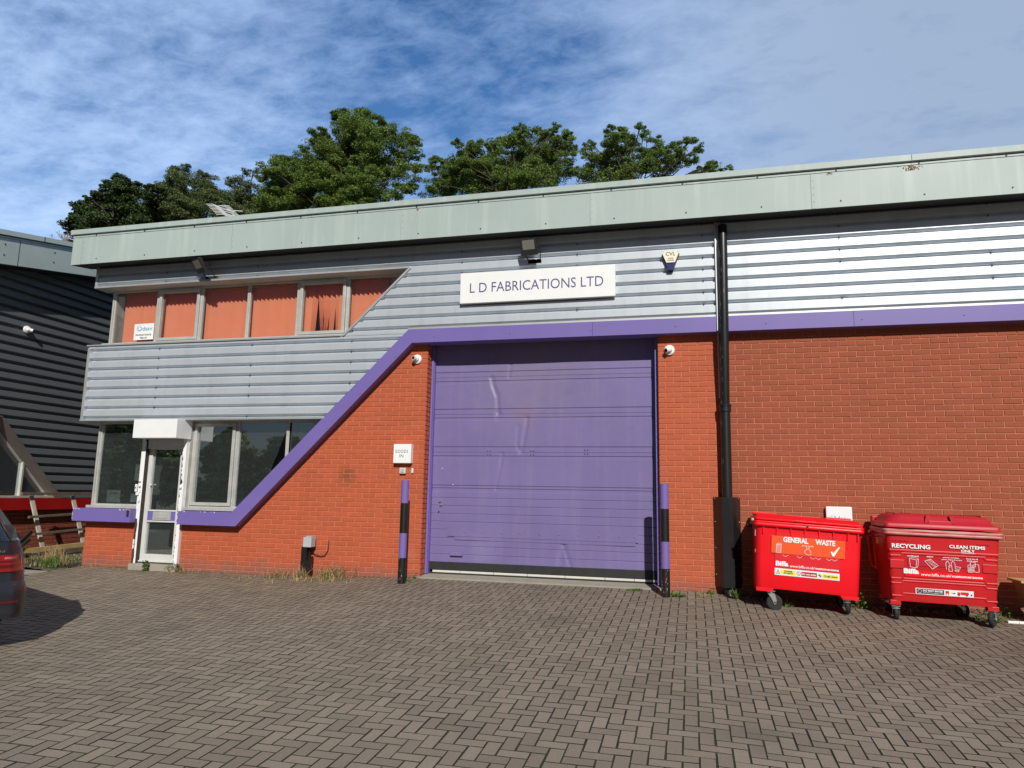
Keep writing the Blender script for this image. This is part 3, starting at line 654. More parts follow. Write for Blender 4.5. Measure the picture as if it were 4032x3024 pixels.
# papers in the windows
def dots(mb, cx, cz, s, y, m=0):   # the little ring-of-dots emblem
    for a, r, q in [(170, 1.0, .16), (150, 1.25, .13), (200, 1.15, .14), (215, .75, .17), (130, .8, .18), (240, 1.2, .12), (95, 1.1, .11), (180, .55, .15)]:
        x = cx + s * r * math.cos(math.radians(a)); z = cz + s * r * math.sin(math.radians(a)); q *= s
        mb.add([(x + q * math.cos(t), y, z + q * math.sin(t)) for t in [i * math.pi / 4 for i in range(8)]], [tuple(range(8))], m)
    vs = []
    for i in range(13):
        t = math.radians(-120 + 200 * i / 12)
        vs += [(cx + s * .55 * math.cos(t), y, cz + s * .55 * math.sin(t)), (cx + s * .78 * math.cos(t), y, cz + s * .78 * math.sin(t))]
    mb.add(vs, [(2 * i, 2 * i + 1, 2 * i + 3, 2 * i + 2) for i in range(12)], m)
def paper(name, x0, x1, z0, z1, y, label, lines, cat='notice', group=None, logo=None, tilt=0.0):
    t = thing(name, ((x0 + x1) / 2, y, z0), label, cat, group)
    mb = MB(); mb.add([(x0, y, z0), (x1, y + .002, z0 + tilt), (x1 - tilt, y, z1 + tilt), ((x0 + x1) / 2 - tilt, y - .003, z1 + tilt * .5), (x0 - tilt, y, z1)], [(0, 1, 2, 3, 4)])
    mb.build('sheet', K['paper'], t)
    mb = MB(); yy = y - 0.005
    for s, a, b, c, d, m, bold in lines: txt(mb, s, x0 + a * (x1 - x0), x0 + b * (x1 - x0), z0 + c * (z1 - z0), z0 + d * (z1 - z0), yy, m, bold)
    if logo: dots(mb, x0 + logo[0] * (x1 - x0), z0 + logo[1] * (z1 - z0), logo[2], yy, 1)
    if mb.v: mb.build('lettering', [K['ink'], K['inkb']], t)
    return t
paper('window_poster', -5.70, -5.285, 3.835, 4.13, 0.109, 'white company poster with blue dsav lettering in the leftmost upstairs window', [('dsav', .42, .92, .58, .82, 1, 0.0), ('Distributed Sound &', .10, .90, .27, .37, 0, 0.01), ('Video Ltd', .32, .68, .08, .19, 0, 0.01)], 'poster', logo=(.28, .70, 0.055), tilt=0.004)
paper('window_notice', -5.944, -5.662, 0.955, 1.168, 0.130, 'pale notice with dark dsav lettering low in the window left of the entrance', [('dsav', .45, .82, .68, .84, 0, 0), ('opening times and deliveries', .08, .92, .40, .44, 0, 0), ('reception', .3, .7, .16, .20, 0, 0)], logo=(.3, .75, 0.03))
paper('window_notice', -5.402, -5.19, 1.335, 1.615, 0.130, 'sheet of small print taped at mid height in the window beside the entrance door', [('please', .2, .5, .86, .92, 0, 0), ('ring the bell', .2, .95, .70, .76, 0, 0), ('and wait for', .2, .9, .60, .66, 0, 0), ('attention', .2, .8, .48, .54, 0, 0), ('thank you', .35, .95, .22, .30, 0, 0.02)])
paper('window_notice', -5.447, -5.20, 0.967, 1.11, 0.130, 'plain white sheet low in the window, right against the entrance frame', [])

# ------------------------------------------------------------------ entrance door and shutter box
mb = MB(); mb.box(-5.09, -4.235, -0.35, 0.02, 2.04, 2.351); 
mb.build('shutter_box', K['white'], B, bevel=0.004)
mb = MB(); mb.box(-5.05, -4.32, -0.02, 0.035, 1.88, 2.035)
for z in (1.90, 1.955, 2.01): mb.box(-5.045, -4.325, -0.028, -0.02, z, z + 0.012)
mb.build('shutter_curtain', K['doorf'], B, bevel=0.002)
def ragged(mb, xa, xb, z0, z1, y0, y1, side, amp, m=1, n=70, seed=0):
    rr = random.Random(seed); pts = []; v = 0
    for i in range(n + 1):
        z = z0 + (z1 - z0) * i / n; v = 0.8 * v + rr.gauss(0, amp * .75); pts.append((v, z))
    L_ = [(xa + (abs(v) if side < 0 else 0), z) for v, z in pts]; R_ = [(xb - (abs(v) if side > 0 else 0), z) for v, z in pts]
    vs = [(x, y0, z) for x, z in L_] + [(x, y0, z) for x, z in R_]; k = n + 1
    mb.add(vs, [(i, k + i, k + i + 1, i + 1) for i in range(n)], m)
mb = MB()
mb.box(-5.155, -5.075, -0.035, 0.09, -0.03, 2.04, 1); mb.box(-4.335, -4.262, -0.035, 0.12, -0.03, 2.04, 1)
ragged(mb, -5.157, -5.085, 0.70, 1.30, -0.038, 0, 1, 0.012, 0, seed=3); ragged(mb, -5.157, -5.085, 1.32, 2.04, -0.038, 0, 1, 0.004, 0, seed=4)
ragged(mb, -5.157, -5.12, 0.20, 0.36, -0.038, 0, 1, 0.015, 0, seed=5); ragged(mb, -5.115, -5.073, -0.03, 2.0, -0.0385, 0, -1, 0.005, 0, seed=9)
ragged(mb, -4.337, -4.26, -0.03, 2.04, -0.038, 0, -1, 0.013, 0, seed=6, n=110)
mb.add([(-4.2615, -0.035, -0.03), (-4.2615, 0.12, -0.03), (-4.2615, 0.12, 2.04), (-4.2615, -0.035, 2.04)], [(0, 1, 2, 3)], 0)
mb.build('shutter_guide', [K['white'], K['flake']], B, label='white door guides with flaking paint')
D = MB(); D.box(-5.074, -5.0, 0.05, 0.12, 0.01, 1.885); D.box(-4.44, -4.405, 0.05, 0.12, 0.01, 1.885); D.box(-5.0, -4.44, 0.05, 0.12, 0.01, 0.115); D.box(-5.0, -4.44, 0.05, 0.12, 0.825, 0.85); D.box(-5.0, -4.44, 0.05, 0.12, 0.645, 0.67); D.box(-5.0, -4.44, 0.05, 0.12, 1.868, 1.885)
D.box(-5.074, -4.36, 0.02, 0.12, -0.012, 0.012); D.box(-4.404, -4.337, 0.05, 0.12, 0.0, 1.885)
ed = D.build('entrance_door', K['doorf'], B, bevel=0.004)
for za, zb in ((0.115, 0.645), (0.85, 1.868)): D = MB(); D.pane([(-5.0, za), (-4.44, za), (-4.44, zb), (-5.0, zb)], 0.087); D.build('pane', K['glassl'], ed)
D = MB(); D.box(-5.0, -4.44, 0.06, 0.11, 0.67, 0.825); D.build('mid_rail', K['purple'], ed)
D = MB(); D.box(-4.885, -4.53, 0.045, 0.06, 0.68, 0.82); D.box(-4.84, -4.575, 0.038, 0.045, 0.705, 0.79); D.build('letter_plate', K['alu'], ed, bevel=0.003)
D = MB(); D.ball((-4.975, 0.035, 1.27), 0.016, 0.016, 0.016); D.ball((-4.30, -0.05, 1.235), 0.022, 0.03, 0.028); D.ball((-5.115, -0.055, 1.245), 0.022, 0.03, 0.022); D.build('latch', K['white'], ed, split=0.05)
mb = MB(); mb.box(-5.12, -4.20, -0.14, 0.12, -0.16, -0.032); mb.build('door_step', K['concrete'], B, bevel=0.008)
t = thing('door_keypad', (-5.165, -0.05, 1.1), 'small white keypad beside the entrance door frame', 'keypad'); mb = MB(); mb.box(-5.20, -5.165, -0.065, -0.035, 1.15, 1.275); mb.build('cover', K['white'], t, bevel=.004); mb = MB(); mb.box(-5.19, -5.175, -0.068, -0.065, 1.20, 1.23); mb.build('button', K['ink'], t)
mb = MB(); mb.box(-5.175, -5.125, -0.065, -0.037, 1.09, 1.14); mb.build('cover', K['white'], t, bevel=.004)

# ------------------------------------------------------------------ goods door
YD = 0.275
GD = MB()
pts = []
def g_(z, d=0.012, w=0.010): pts.extend([(YD, z - w), (YD + d, z - w * .2), (YD + d, z + w * .1), (YD, z + w * .3)])
zs_ = []
z = 0.175
lines = [0.296, 0.421, 0.54, 0.667, 0.788, 0.909, 1.031, 1.152]
secs = [1.25, 1.299, 1.35, 1.766, 1.798, 1.855, 1.946, 2.362, 2.395, 2.45, 2.539, 2.943, 2.979, 3.04, 3.13, 3.55]
pts = [(YD, 0.06)]
for z in lines: g_(z, 0.008, 0.012)
for a, b, c, d in ((1.25, 1.299, 1.299, 1.348), (1.766, 1.798, 1.855, 1.946), (2.362, 2.395, 2.45, 2.539), (2.943, 2.979, 3.04, 3.13)):
    if b != c: pts.extend([(YD, a - 0.010), (YD + 0.010, a), ]); pts.extend([(YD + 0.010, b - 0.004), (YD + 0.020, b - .002), (YD + 0.020, b + .002), (YD + 0.010, b + 0.004)])
    else: pts.extend([(YD, a - 0.010), (YD + 0.010, a), (YD + 0.010, b - .004), (YD + .020, b - .002), (YD + .020, b + .002), (YD + .010, b + .004)])
    if b != c: pts.extend([(YD + 0.010, c - 0.003), (YD + 0.016, c), (YD + 0.010, c + 0.003)])
    pts.extend([(YD + 0.010, d - 0.012), (YD, d)])
pts.append((YD, 3.62))
def subdiv_door(pts, x0, x1, n=60):
    """denting: real creases pressed into the sheet"""
    creases = [  # polyline in (x,z), half width, depth
        ([(1.28, 3.24), (1.25, 3.05)], 0.03, 0.012), ([(0.97, 3.02), (1.00, 2.9), (1.07, 2.72), (1.09, 2.47)], 0.035, 0.022), ([(1.07, 2.46), (1.08, 2.40)], .05, .012),
        ([(1.55, 2.38), (1.54, 2.25), (1.49, 1.95), (1.47, 1.88)], 0.03, 0.018), ([(1.42, 2.25), (1.40, 1.98), (1.44, 1.86)], 0.03, 0.010), ([(1.17, 1.83), (1.14, 1.6), (1.08, 1.30)], 0.025, 0.012),
        ([(2.13, 0.50), (2.08, 0.30), (2.08, 0.08)], 0.05, 0.018), ([(2.13, 0.50), (2.22, 0.25), (2.27, 0.08)], 0.03, 0.014)]
    def dent(x, z):
        d = 0.004 * math.sin(x * 2.1 + z * 1.7) + 0.002 * math.sin(x * 5.3 - z * 4.1) + 0.005 * math.exp(-((x - 1.5) ** 2 / .3 + (z - 2.2) ** 2 / .25))
        for pl, w, dp in creases:
            best = 9
            for (ax, az), (bx, bz) in zip(pl, pl[1:]):
                L2 = (bx - ax) ** 2 + (bz - az) ** 2; t_ = max(0, min(1, ((x - ax) * (bx - ax) + (z - az) * (bz - az)) / L2))
                dd = math.hypot(x - ax - t_ * (bx - ax), z - az - t_ * (bz - az)); best = min(best, dd)
            w2 = w * 2.1
            if best < w2: d += dp * 0.55 * (0.5 + 0.5 * math.cos(math.pi * best / w2)) ** 1.5
        return d
    P2 = []
    for (ya, za), (yb_, zb) in zip(pts, pts[1:]):
        k = max(1, int((zb - za) / 0.014))
        for i in range(k): P2.append((ya + (yb_ - ya) * i / k, za + (zb - za) * i / k))
    P2.append(pts[-1])
    xs_ = np.concatenate([np.linspace(x0, 0.85, 8), np.arange(0.88, 1.66, 0.013), np.linspace(1.7, 2.0, 6), np.arange(2.02, 2.32, 0.015), np.linspace(2.36, x1, 12)])
    n = len(xs_); vs = [(x, y + dent(x, z), z) for y, z in P2 for x in xs_]
    fs = [(j * n + i, j * n + i + 1, (j + 1) * n + i + 1, (j + 1) * n + i) for j in range(len(P2) - 1) for i in range(n - 1)]
    return vs, fs
vs, fs = subdiv_door(pts, 0.03, 3.545)
mb = MB(); mb.add(vs, fs, 0, False)
gd = mb.build('goods_door', K['purpled'], B, label='dented purple sectional door')
mb = MB(); mb.box(0.045, 3.54, 0.262, 0.30, 0.058, 0.178); mb.build('bottom_rubber', K['blackmatt'], gd, bevel=.003)
mb = MB()
xx = 0.10
while xx < 3.5: w = random.uniform(.35, .6); mb.box(xx, min(xx + w - .006, 3.52), 0.252, 0.29, 0.020, 0.052); xx += w
mb.build('bottom_bar', K['offwhite'], gd, bevel=.004)
mb = MB(); mb.box(0.045, 3.54, 0.26, 0.32, 0.0, 0.0195); mb.build('bottom_seal', K['rubber'], gd)
mb = MB(); mb.prism([(0.325, 0.567), (3.226, 0.559), (3.226, 0.715), (0.325, 0.727)], 0.262, 0.277)
mb.prism([(0.437, 0.516), (3.187, 0.508), (3.187, 0.556), (0.437, 0.563)], 0.266, 0.277)
for x in (0.374, 0.597, 0.889, 1.182, 1.478, 1.772, 2.066, 2.36, 2.658, 2.952, 3.175): mb.ball((x, 0.262, 0.638), 0.014, 0.009, 0.014, 0, 10, 6)
for x in (0.46, 1.0, 1.5, 2.03, 2.56, 3.14): mb.ball((x, 0.266, 0.535), 0.008, 0.006, 0.008, 0, 8, 4)
for x in (0.656, 1.225, 1.778): mb.ball((x, 0.275, 1.195), 0.009, 0.006, 0.009, 0, 8, 4)
mb.build('repair_plate', K['purpled'], gd, bevel=.002)
mb = MB()
for x, z in ((0.954, 1.859), (1.642, 1.861), (2.47, 1.875)):
    for a in (-1, 1):
        for b in (-1, 1): mb.ball((x + a * .022, 0.276, z - .01 + b * .028), 0.008, 0.006, 0.008, 0, 8, 4)
mb.build('hinge_bolt', K['groove'], gd, split=0.2)
mb = MB(); mb.box(0.38, 0.58, 0.235, 0.275, 0.275, 0.33); mb.box(0.39, 0.41, .255, .275, .33, .35); mb.box(0.55, .57, .255, .275, .33, .35); mb.build('pull_handle', K['purpled'], gd, bevel=.006)
mb = MB(); mb.cyl((0.182, 0.255, 1.096), (0.182, 0.28, 1.096), 0.022, 14, 0); mb.build('lock', K['zinc'], gd)
mb = MB(); mb.tube([(0.172, 0.25, 1.035), (0.174, 0.245, 0.99), (0.175, 0.245, 0.94)], 0.011, 8); mb.tube([(0.165, 0.265, 1.035), (0.21, 0.26, 1.03), (0.225, .27, 1.04)], 0.009, 8); mb.build('lock_lever', K['purpled'], gd)
mb = MB()
for x, z in ((0.20, 1.602), (0.385, 1.352), (0.75, 0.60)): mb.add([(x - .01, 0.270, z - .008), (x + .004, 0.270, z - .006), (x + .012, .270, z + .01), (x, .270, z + .004)], [(0, 1, 2, 3)])
mb.build('paint_chip', K['white'], gd, split=0.12)
mb = MB(); mb.box(0.002, 0.034, 0.176, 0.26, 0.0, 3.534); mb.box(0.0345, 0.045, 0.20, 0.30, 0.0, 3.534); mb.box(3.50, 3.545, 0.10, 0.262, 0.0, 3.534); mb.build('door_post', K['purple'], B, bevel=.003, split=0.3)
mb = MB(); mb.prof([(-0.02, -0.03), (0.30, 0.0), (0.30, -0.2), (-0.02, -0.2)], -0.05, 3.60, 0); mb.build('door_sill', K['concrete'], B)
mb = MB(); mb.box(0.0, 3.56, 0.34, 0.36, -0.1, 3.7); mb.box(-0.1, 3.65, -0.08, 0.35, 3.60, 3.64); mb.build('door_lining', K['soffit'], B)

# ------------------------------------------------------------------ drainpipe
DP = thing('drainpipe', (4.46, -0.10, 0), 'black scuffed drainpipe standing against the wall, metal guard round its foot', 'drainpipe')
mb = MB(); mb.tube([(4.49, -0.2, 5.07), (4.485, -0.235, 4.6), (4.47, -0.235, 3.4), (4.46, -0.13, 2.46)], 0.062, 20); mb.tube([(4.46, -0.13, 2.46), (4.455, -0.12, 1.2), (4.45, -0.12, -0.02), (4.46, -0.16, -0.10)], 0.068, 20); mb.build('pipe', K['blackp'], DP)
mb = MB(); mb.cyl((4.46, -0.13, 2.40), (4.46, -0.132, 2.50), 0.080, 20); mb.cyl((4.46, -0.13, 2.47), (4.46, -0.132, 2.50), 0.085, 20); mb.build('collar', K['blackp'], DP)
mb = MB()
a = [(-0.175, 0.0), (-0.165, -0.012), (-0.155, -0.04), (-0.11, -0.13), (-0.065, -0.21), (0.02, -0.225), (0.075, -0.20), (0.12, -0.13), (0.155, -0.05), (0.175, -0.012), (0.18, 0.0)]
vs = [(4.445 + x, y - 0.004, 0.045) for x, y in a] + [(4.445 + x, y - 0.004, 1.232) for x, y in a]; n = len(a)
mb.add(vs, [(i, i + 1, n + i + 1, n + i) for i in range(n - 1)], 0); mb.build('guard', K['blackp'], DP)
mb = MB()
for z in (1.215, 0.9, 0.55, 0.2):
    for x in (4.29, 4.605): mb.ball((x, -0.018 - 0.03, z), 0.007, 0.006, 0.007, 0, 8, 4)
mb.build('screw', K['zinc'], DP, split=0.05)
mb = MB()
rr = random.Random(5)   # scuffs where paint has gone
for i in range(46):
    z = rr.uniform(2.5, 4.75) if i < 36 else rr.uniform(1.3, 2.45); cx_ = 4.47 if z > 2.5 else 4.457; cy_ = -0.235 + (0.105 * max(0, (3.4 - z)) / 0.94 if z < 3.4 else 0); 
    if z < 2.46: cy_ = -0.125
    ang = rr.gauss(math.radians(-140), 0.35); w = rr.uniform(.02, .08); h = rr.uniform(.015, .06); R_ = 0.0632 if z > 2.46 else 0.0692
    cx_ = 4.455 + (z - 1.2) / 1.26 * .005 if z < 2.46 else 4.46 + (min(z, 3.4) - 2.46) / .94 * .01 + max(0, z - 3.4) / 1.2 * .015
    def q_(aa, zz): return (cx_ + R_ * math.cos(aa), cy_ + R_ * math.sin(aa), zz)
    mb.add([q_(ang, z - h), q_(ang + w, z), q_(ang, z + h), q_(ang - w * .5, z + h * .2)], [(0, 1, 2, 3)])
mb.build('scuff', K['zinc'], DP, split=0.12)

# ------------------------------------------------------------------ signs and fittings
S = thing('name_sign', (1.77, -0.2, 4.11), 'wide white sign board lettered L D FABRICATIONS LTD on the silver cladding', 'sign')
mb = MB(); mb.box(0.577, 2.965, -0.225, -0.155, 4.11, 4.594); mb.build('board', K['white'], S, bevel=.004)
mb = MB(); txt(mb, 'L D FABRICATIONS LTD', 0.735, 2.79, 4.27, 4.425, -0.2265, 0, 0.0); mb.build('lettering', K['inkp'], S)
S = thing('goods_in_sign', (-0.32, 0, 1.66), 'square white lightbox sign reading GOODS IN on the brick pier', 'sign')
mb = MB(); mb.box(-0.475, -0.185, -0.095, 0.0, 1.662, 1.955); mb.build('casing', K['white'], S, bevel=.006)
mb = MB(); txt(mb, 'GOODS', -0.443, -0.235, 1.82, 1.868, -0.0965, 0, 0.0, 1.15); txt(mb, 'IN', -0.372, -0.308, 1.75, 1.797, -0.0965, 0, 0.0, 1.1); mb.build('lettering', K['ink'], S)
S = thing('bell_push', (-0.33, 0, 1.5), 'grey square bell push under the GOODS IN sign', 'bell push')
mb = MB(); mb.box(-0.385, -0.285, -0.05, 0, 1.503, 1.592); mb.build('casing', K['offwhite'], S, bevel=.008)
mb = MB(); mb.box(-0.366, -0.305, -0.058, -0.05, 1.52, 1.577); mb.build('button', K['greybox'], S, bevel=.004)
S = thing('wall_sensor', (-0.183, 0, 1.5), 'narrow rounded ivory sensor to the right of the bell push', 'sensor')
mb = MB(); mb.box(-0.205, -0.165, -0.022, 0, 1.51, 1.59); o = mb.build('casing', K['offwhite'], S, bevel=.016)
A = thing('alarm_box', (3.76, -0.17, 4.44), 'ivory and navy CVL intruder alarm box on the cladding', 'alarm box')
mb = MB(); mb.prism([(3.70, 4.565), (3.82, 4.565), (3.875, 4.70), (3.852, 4.735), (3.76, 4.748), (3.668, 4.735), (3.645, 4.70)], -0.225, -0.155); mb.build('cover', K['ivory'], A, bevel=.012)
mb = MB(); mb.prism([(3.722, 4.45), (3.798, 4.45), (3.832, 4.563), (3.80, 4.552), (3.72, 4.552), (3.688, 4.563)], -0.222, -0.155); mb.build('lower_cover', K['navy'], A, bevel=.006)
mb = MB(); mb.prism([(3.74, 4.44), (3.79, 4.44), (3.885, 4.70), (3.86, 4.745), (3.66, 4.745), (3.635, 4.70)], -0.185, -0.150); mb.build('back_plate', K['blackmatt'], A)
mb = MB(); txt(mb, 'CVL', 3.692, 3.828, 4.665, 4.722, -0.2375, 0, 0.01); txt(mb, '01933', 3.723, 3.797, 4.614, 4.634, -0.2375, 0, 0.03); txt(mb, '674100', 3.715, 3.806, 4.585, 4.606, -0.2375, 0, 0.03)
for v_ in (0,): pass
mb.v = [(x, y + 0.011, z) for x, y, z in mb.v]
mb.build('lettering', K['ink'], A)
def camera_ball(x, z, look, label, origin=None, rot=0):
    if origin is None: C_ = thing('security_camera', (x, 0, z), label, 'security camera', 'security cameras on the walls'); ox, oy = x, 0
    else: C_ = thing('security_camera', origin, label, 'security camera', 'security cameras on the walls', rz=rot, local=True); ox, oy, z = 0, 0, 0
    mb = MB(); mb.cyl((ox, oy - 0.028, z), (ox, oy, z), 0.073, 24); mb.cyl((ox, oy - 0.04, z), (ox, oy - 0.028, z), 0.055, 24, r2=0.07); mb.build('base', K['white'], C_)
    d = Vector(look).normalized(); c = Vector((ox, oy - 0.05, z))
    mb = MB(); mb.ball(tuple(c), 0.043, 0.043, 0.043); mb.cyl(tuple(c), tuple(c + d * 0.075), 0.034, 18); mb.build('eyeball', K['white'], C_)
    mb = MB(); mb.cyl(tuple(c + d * 0.06), tuple(c + d * 0.078), 0.027, 18); mb.build('lens', K['lens'], C_)
camera_ball(-0.173, 3.30, (-0.35, -1, 0.05), 'white ball camera on the brick pier above the GOODS IN sign')
camera_ball(3.717, 3.318, (-0.8, -0.9, -0.35), 'white ball camera on the brick between goods door and drainpipe')
def floodlight(x, y, z, rz, tilt, label):
    F_ = thing('floodlight', (x, -0.15, z), label, 'floodlight', 'floodlights under the fascia', local=False)
    T_ = Matrix.Translation((x, y, z + 0.17)) @ Matrix.Rotation(rz, 4, 'Z') @ Matrix.Rotation(tilt, 4, 'X')
    mb = MB(); mb.T = T_; mb.box(-0.13, 0.13, -0.05, 0.0, -0.13, 0.12)
    for i in range(7): mb.box(-0.11 + i * 0.035, -0.10 + i * 0.035, 0.0, 0.03, -0.10, 0.10)
    mb.build('housing', K['blackmatt'], F_, bevel=.006)
    mb = MB(); mb.T = T_; mb.box(-0.095, 0.095, -0.054, -0.05, -0.045, 0.095); mb.build('diffuser', K['ledpanel'], F_, bevel=.004)
    mb = MB(); w = Vector((x, -0.13, z)); 
    mb.tube([tuple(T_ @ Vector((-0.135, 0, 0))), tuple(T_ @ Vector((-0.14, 0.06, -0.06))), (x - 0.05, -0.13, z)], 0.008, 6); mb.tube([tuple(T_ @ Vector((0.135, 0, 0))), tuple(T_ @ Vector((0.14, 0.06, -0.06))), (x + 0.12, -0.13, z)], 0.008, 6)
    mb.box(x - 0.07, x + 0.14, -0.15, -0.12, z - 0.03, z + 0.03); mb.build('bracket', K['blackmatt'], F_)
floodlight(-4.02, -0.40, 4.80, -0.45, 0.62, 'black floodlight tilted down above the upstairs windows')
floodlight(1.70, -0.36, 4.735, -0.12, 0.40, 'black floodlight above the name sign')

# ------------------------------------------------------------------ bollards, service post
def bollard(x, y, label):
    zb = float(gz(x, y)); Bo = thing('bollard', (x, y, zb), label, 'bollard', 'bollards guarding the goods door')
    mb = MB(); mb.cyl((x, y, zb - 0.05), (x, y, 1.395), 0.056, 28); o = mb.build('post', K['purple'], Bo)
    h = 1.395 - zb
    for i, (a, b) in enumerate(((0.0, 0.245), (0.51, 0.775))):
        mb = MB(); mb.cyl((x, y, zb - 0.04 + a * h), (x, y, zb + b * h), 0.0572, 28); mb.build('black_stripe', K['blackp'], Bo)
    mb = MB(); rr = random.Random(int(x * 10) + 3)
    for i in range(9 if x < 1 else 20):
        ang = rr.uniform(math.radians(-150), math.radians(-50)); z = zb + abs(rr.gauss(0, .13)) * h + .02; w = rr.uniform(.03, .11); hh = rr.uniform(.005, .022)
        q = lambda aa, zz: (x + .0585 * math.cos(aa), y + .0585 * math.sin(aa), zz)
        mb.add([q(ang - w, z), q(ang, z - hh), q(ang + w * .6, z), q(ang, z + hh)], [(0, 1, 2, 3)], rr.choice([0, 0, 1]))
    mb.build('scuff', [K['greybox'], K['worn']], Bo, split=0.12)
bollard(-0.095, -0.48, 'purple and black striped bollard below the bell push, in front of the GOODS IN pier')
bollard(3.63, -0.45, 'purple and black striped bollard with a scuffed red foot, between goods door and drainpipe')
U = thing('service_post', (-1.84, -0.12, -0.12), 'broken black plastic service post with a grey socket box at the brick wall', 'post')
mb = MB(); mb.box(-1.915, -1.835, -0.17, -0.04, -0.14, 0.36)
mb.prism([(-1.834, -0.14), (-1.775, -0.14), (-1.770, 0.21), (-1.785, 0.205), (-1.80, 0.13), (-1.815, 0.15), (-1.834, 0.22)], -0.16, -0.04); mb.box(-1.825, -1.812, -.10, -.05, .1, .36)
mb.build('casing', K['blackp'], U, bevel=.004)
mb = MB(); mb.box(-1.875, -1.735, -0.20, -0.06, 0.352, 0.505); mb.box(-1.845, -1.75, -0.18, -0.05, 0.506, 0.52); mb.build('socket_box', K['greybox'], U, bevel=.01)
mb = MB(); mb.tube([(-1.80, -.1, .36), (-1.80, -0.06, 0.30), (-1.75, -0.04, 0.235), (-1.66, -0.03, 0.215), (-1.585, -0.025, 0.22), (-1.54, -0.02, 0.30), (-1.535, -0.015, 0.38), (-1.54, 0.0, 0.45)], 0.007, 6); mb.build('cable', K['blackmatt'], U)

# ------------------------------------------------------------------ white board behind the bins
W = thing('leaning_sign', (5.85, -0.05, 0.9), 'upside-placed white sign panel with blue dsav lettering showing above the left bin', 'sign')
W['label'] = 'white rounded sign panel with blue dsav lettering against the wall between the bins'
mb = MB(); mb.box(5.70, 6.02, -0.07, -0.02, 0.70, 1.135); mb.build('panel', K['white'], W, bevel=.012)
mb = MB(); txt(mb, 'dsav', 5.83, 5.985, 0.955, 1.015, -0.0715, 0, 0.0); dots(mb, 5.79, 0.985, 0.042, -0.0715, 0); mb.build('lettering', K['inkb'], W)

# ------------------------------------------------------------------ bins
def rrect(hx, y0, y1, z, r=0.06, n=5):
    P = []
    for cx_, cy_, a0 in ((hx - r, y1 - r, 0), (-hx + r, y1 - r, 90), (-hx + r, y0 + r, 180), (hx - r, y0 + r, 270)):
        for i in range(n + 1):
            a = math.radians(a0 + 90 * i / n); P.append((cx_ + r * math.cos(a), cy_ + r * math.sin(a), z))
    return P
def castor(parent, px, py, ztop, zg, yaw, R=0.10, braked=False, root=None):
    T_ = Matrix.Translation((px, py, 0)) @ Matrix.Rotation(yaw, 4, 'Z')
    mb = MB(); mb.T = T_; mb.box(-0.05, 0.05, -0.045, 0.045, ztop - 0.008, ztop); mb.cyl((0, 0, ztop - 0.03), (0, 0, ztop - 0.008), 0.035, 14)
    zc_ = zg + R
    for s_ in (-1, 1):
        mb.add([(-0.035, s_ * 0.034, ztop - 0.03), (0.045, s_ * 0.034, ztop - 0.03), (0.065, s_ * 0.034, zc_ + 0.03), (0.055, s_ * 0.034, zc_ - 0.02), (0.032, s_ * 0.034, zc_ - 0.02), (0.015, s_ * 0.034, zc_ + 0.03),
                (-0.035, s_ * 0.038, ztop - 0.03), (0.045, s_ * 0.038, ztop - 0.03), (0.065, s_ * 0.038, zc_ + 0.03), (0.055, s_ * 0.038, zc_ - 0.02), (0.032, s_ * 0.038, zc_ - 0.02), (0.015, s_ * 0.038, zc_ + 0.03)],
               [(0, 1, 2, 3, 4, 5), (11, 10, 9, 8, 7, 6)] + [(i, 6 + i, 6 + (i + 1) % 6, (i + 1) % 6) for i in range(6)])
    mb.box(-0.035, 0.045, -0.038, 0.038, ztop - 0.036, ztop - 0.028)
    if braked: mb.box(-0.13, -0.03, -0.03, 0.03, ztop - 0.05, ztop - 0.04)
    w = mb.build('castor', K['zinc'], parent)
    mb = MB(); mb.T = T_; secs = []
    for y_, r_ in ((-0.022, R - 0.022), (-0.024, R - 0.010), (-0.016, R), (0.016, R), (0.024, R - 0.010), (0.022, R - 0.022)):
        secs.append([(0.044 + r_ * math.cos(t), y_, zc_ + r_ * math.sin(t)) for t in [2 * math.pi * i / 28 for i in range(28)]])
    mb.loft(secs); mb.build('tyre', K['rubber'], w)
    mb = MB(); mb.T = T_; mb.cyl((0.044, -0.020, zc_), (0.044, 0.020, zc_), R - 0.024, 24, r2=R - 0.024); mb.cyl((0.044, -0.04, zc_), (0.044, 0.04, zc_), 0.012, 10); mb.build('hub', K['blackmatt'] if not braked else K['greybox'], w)
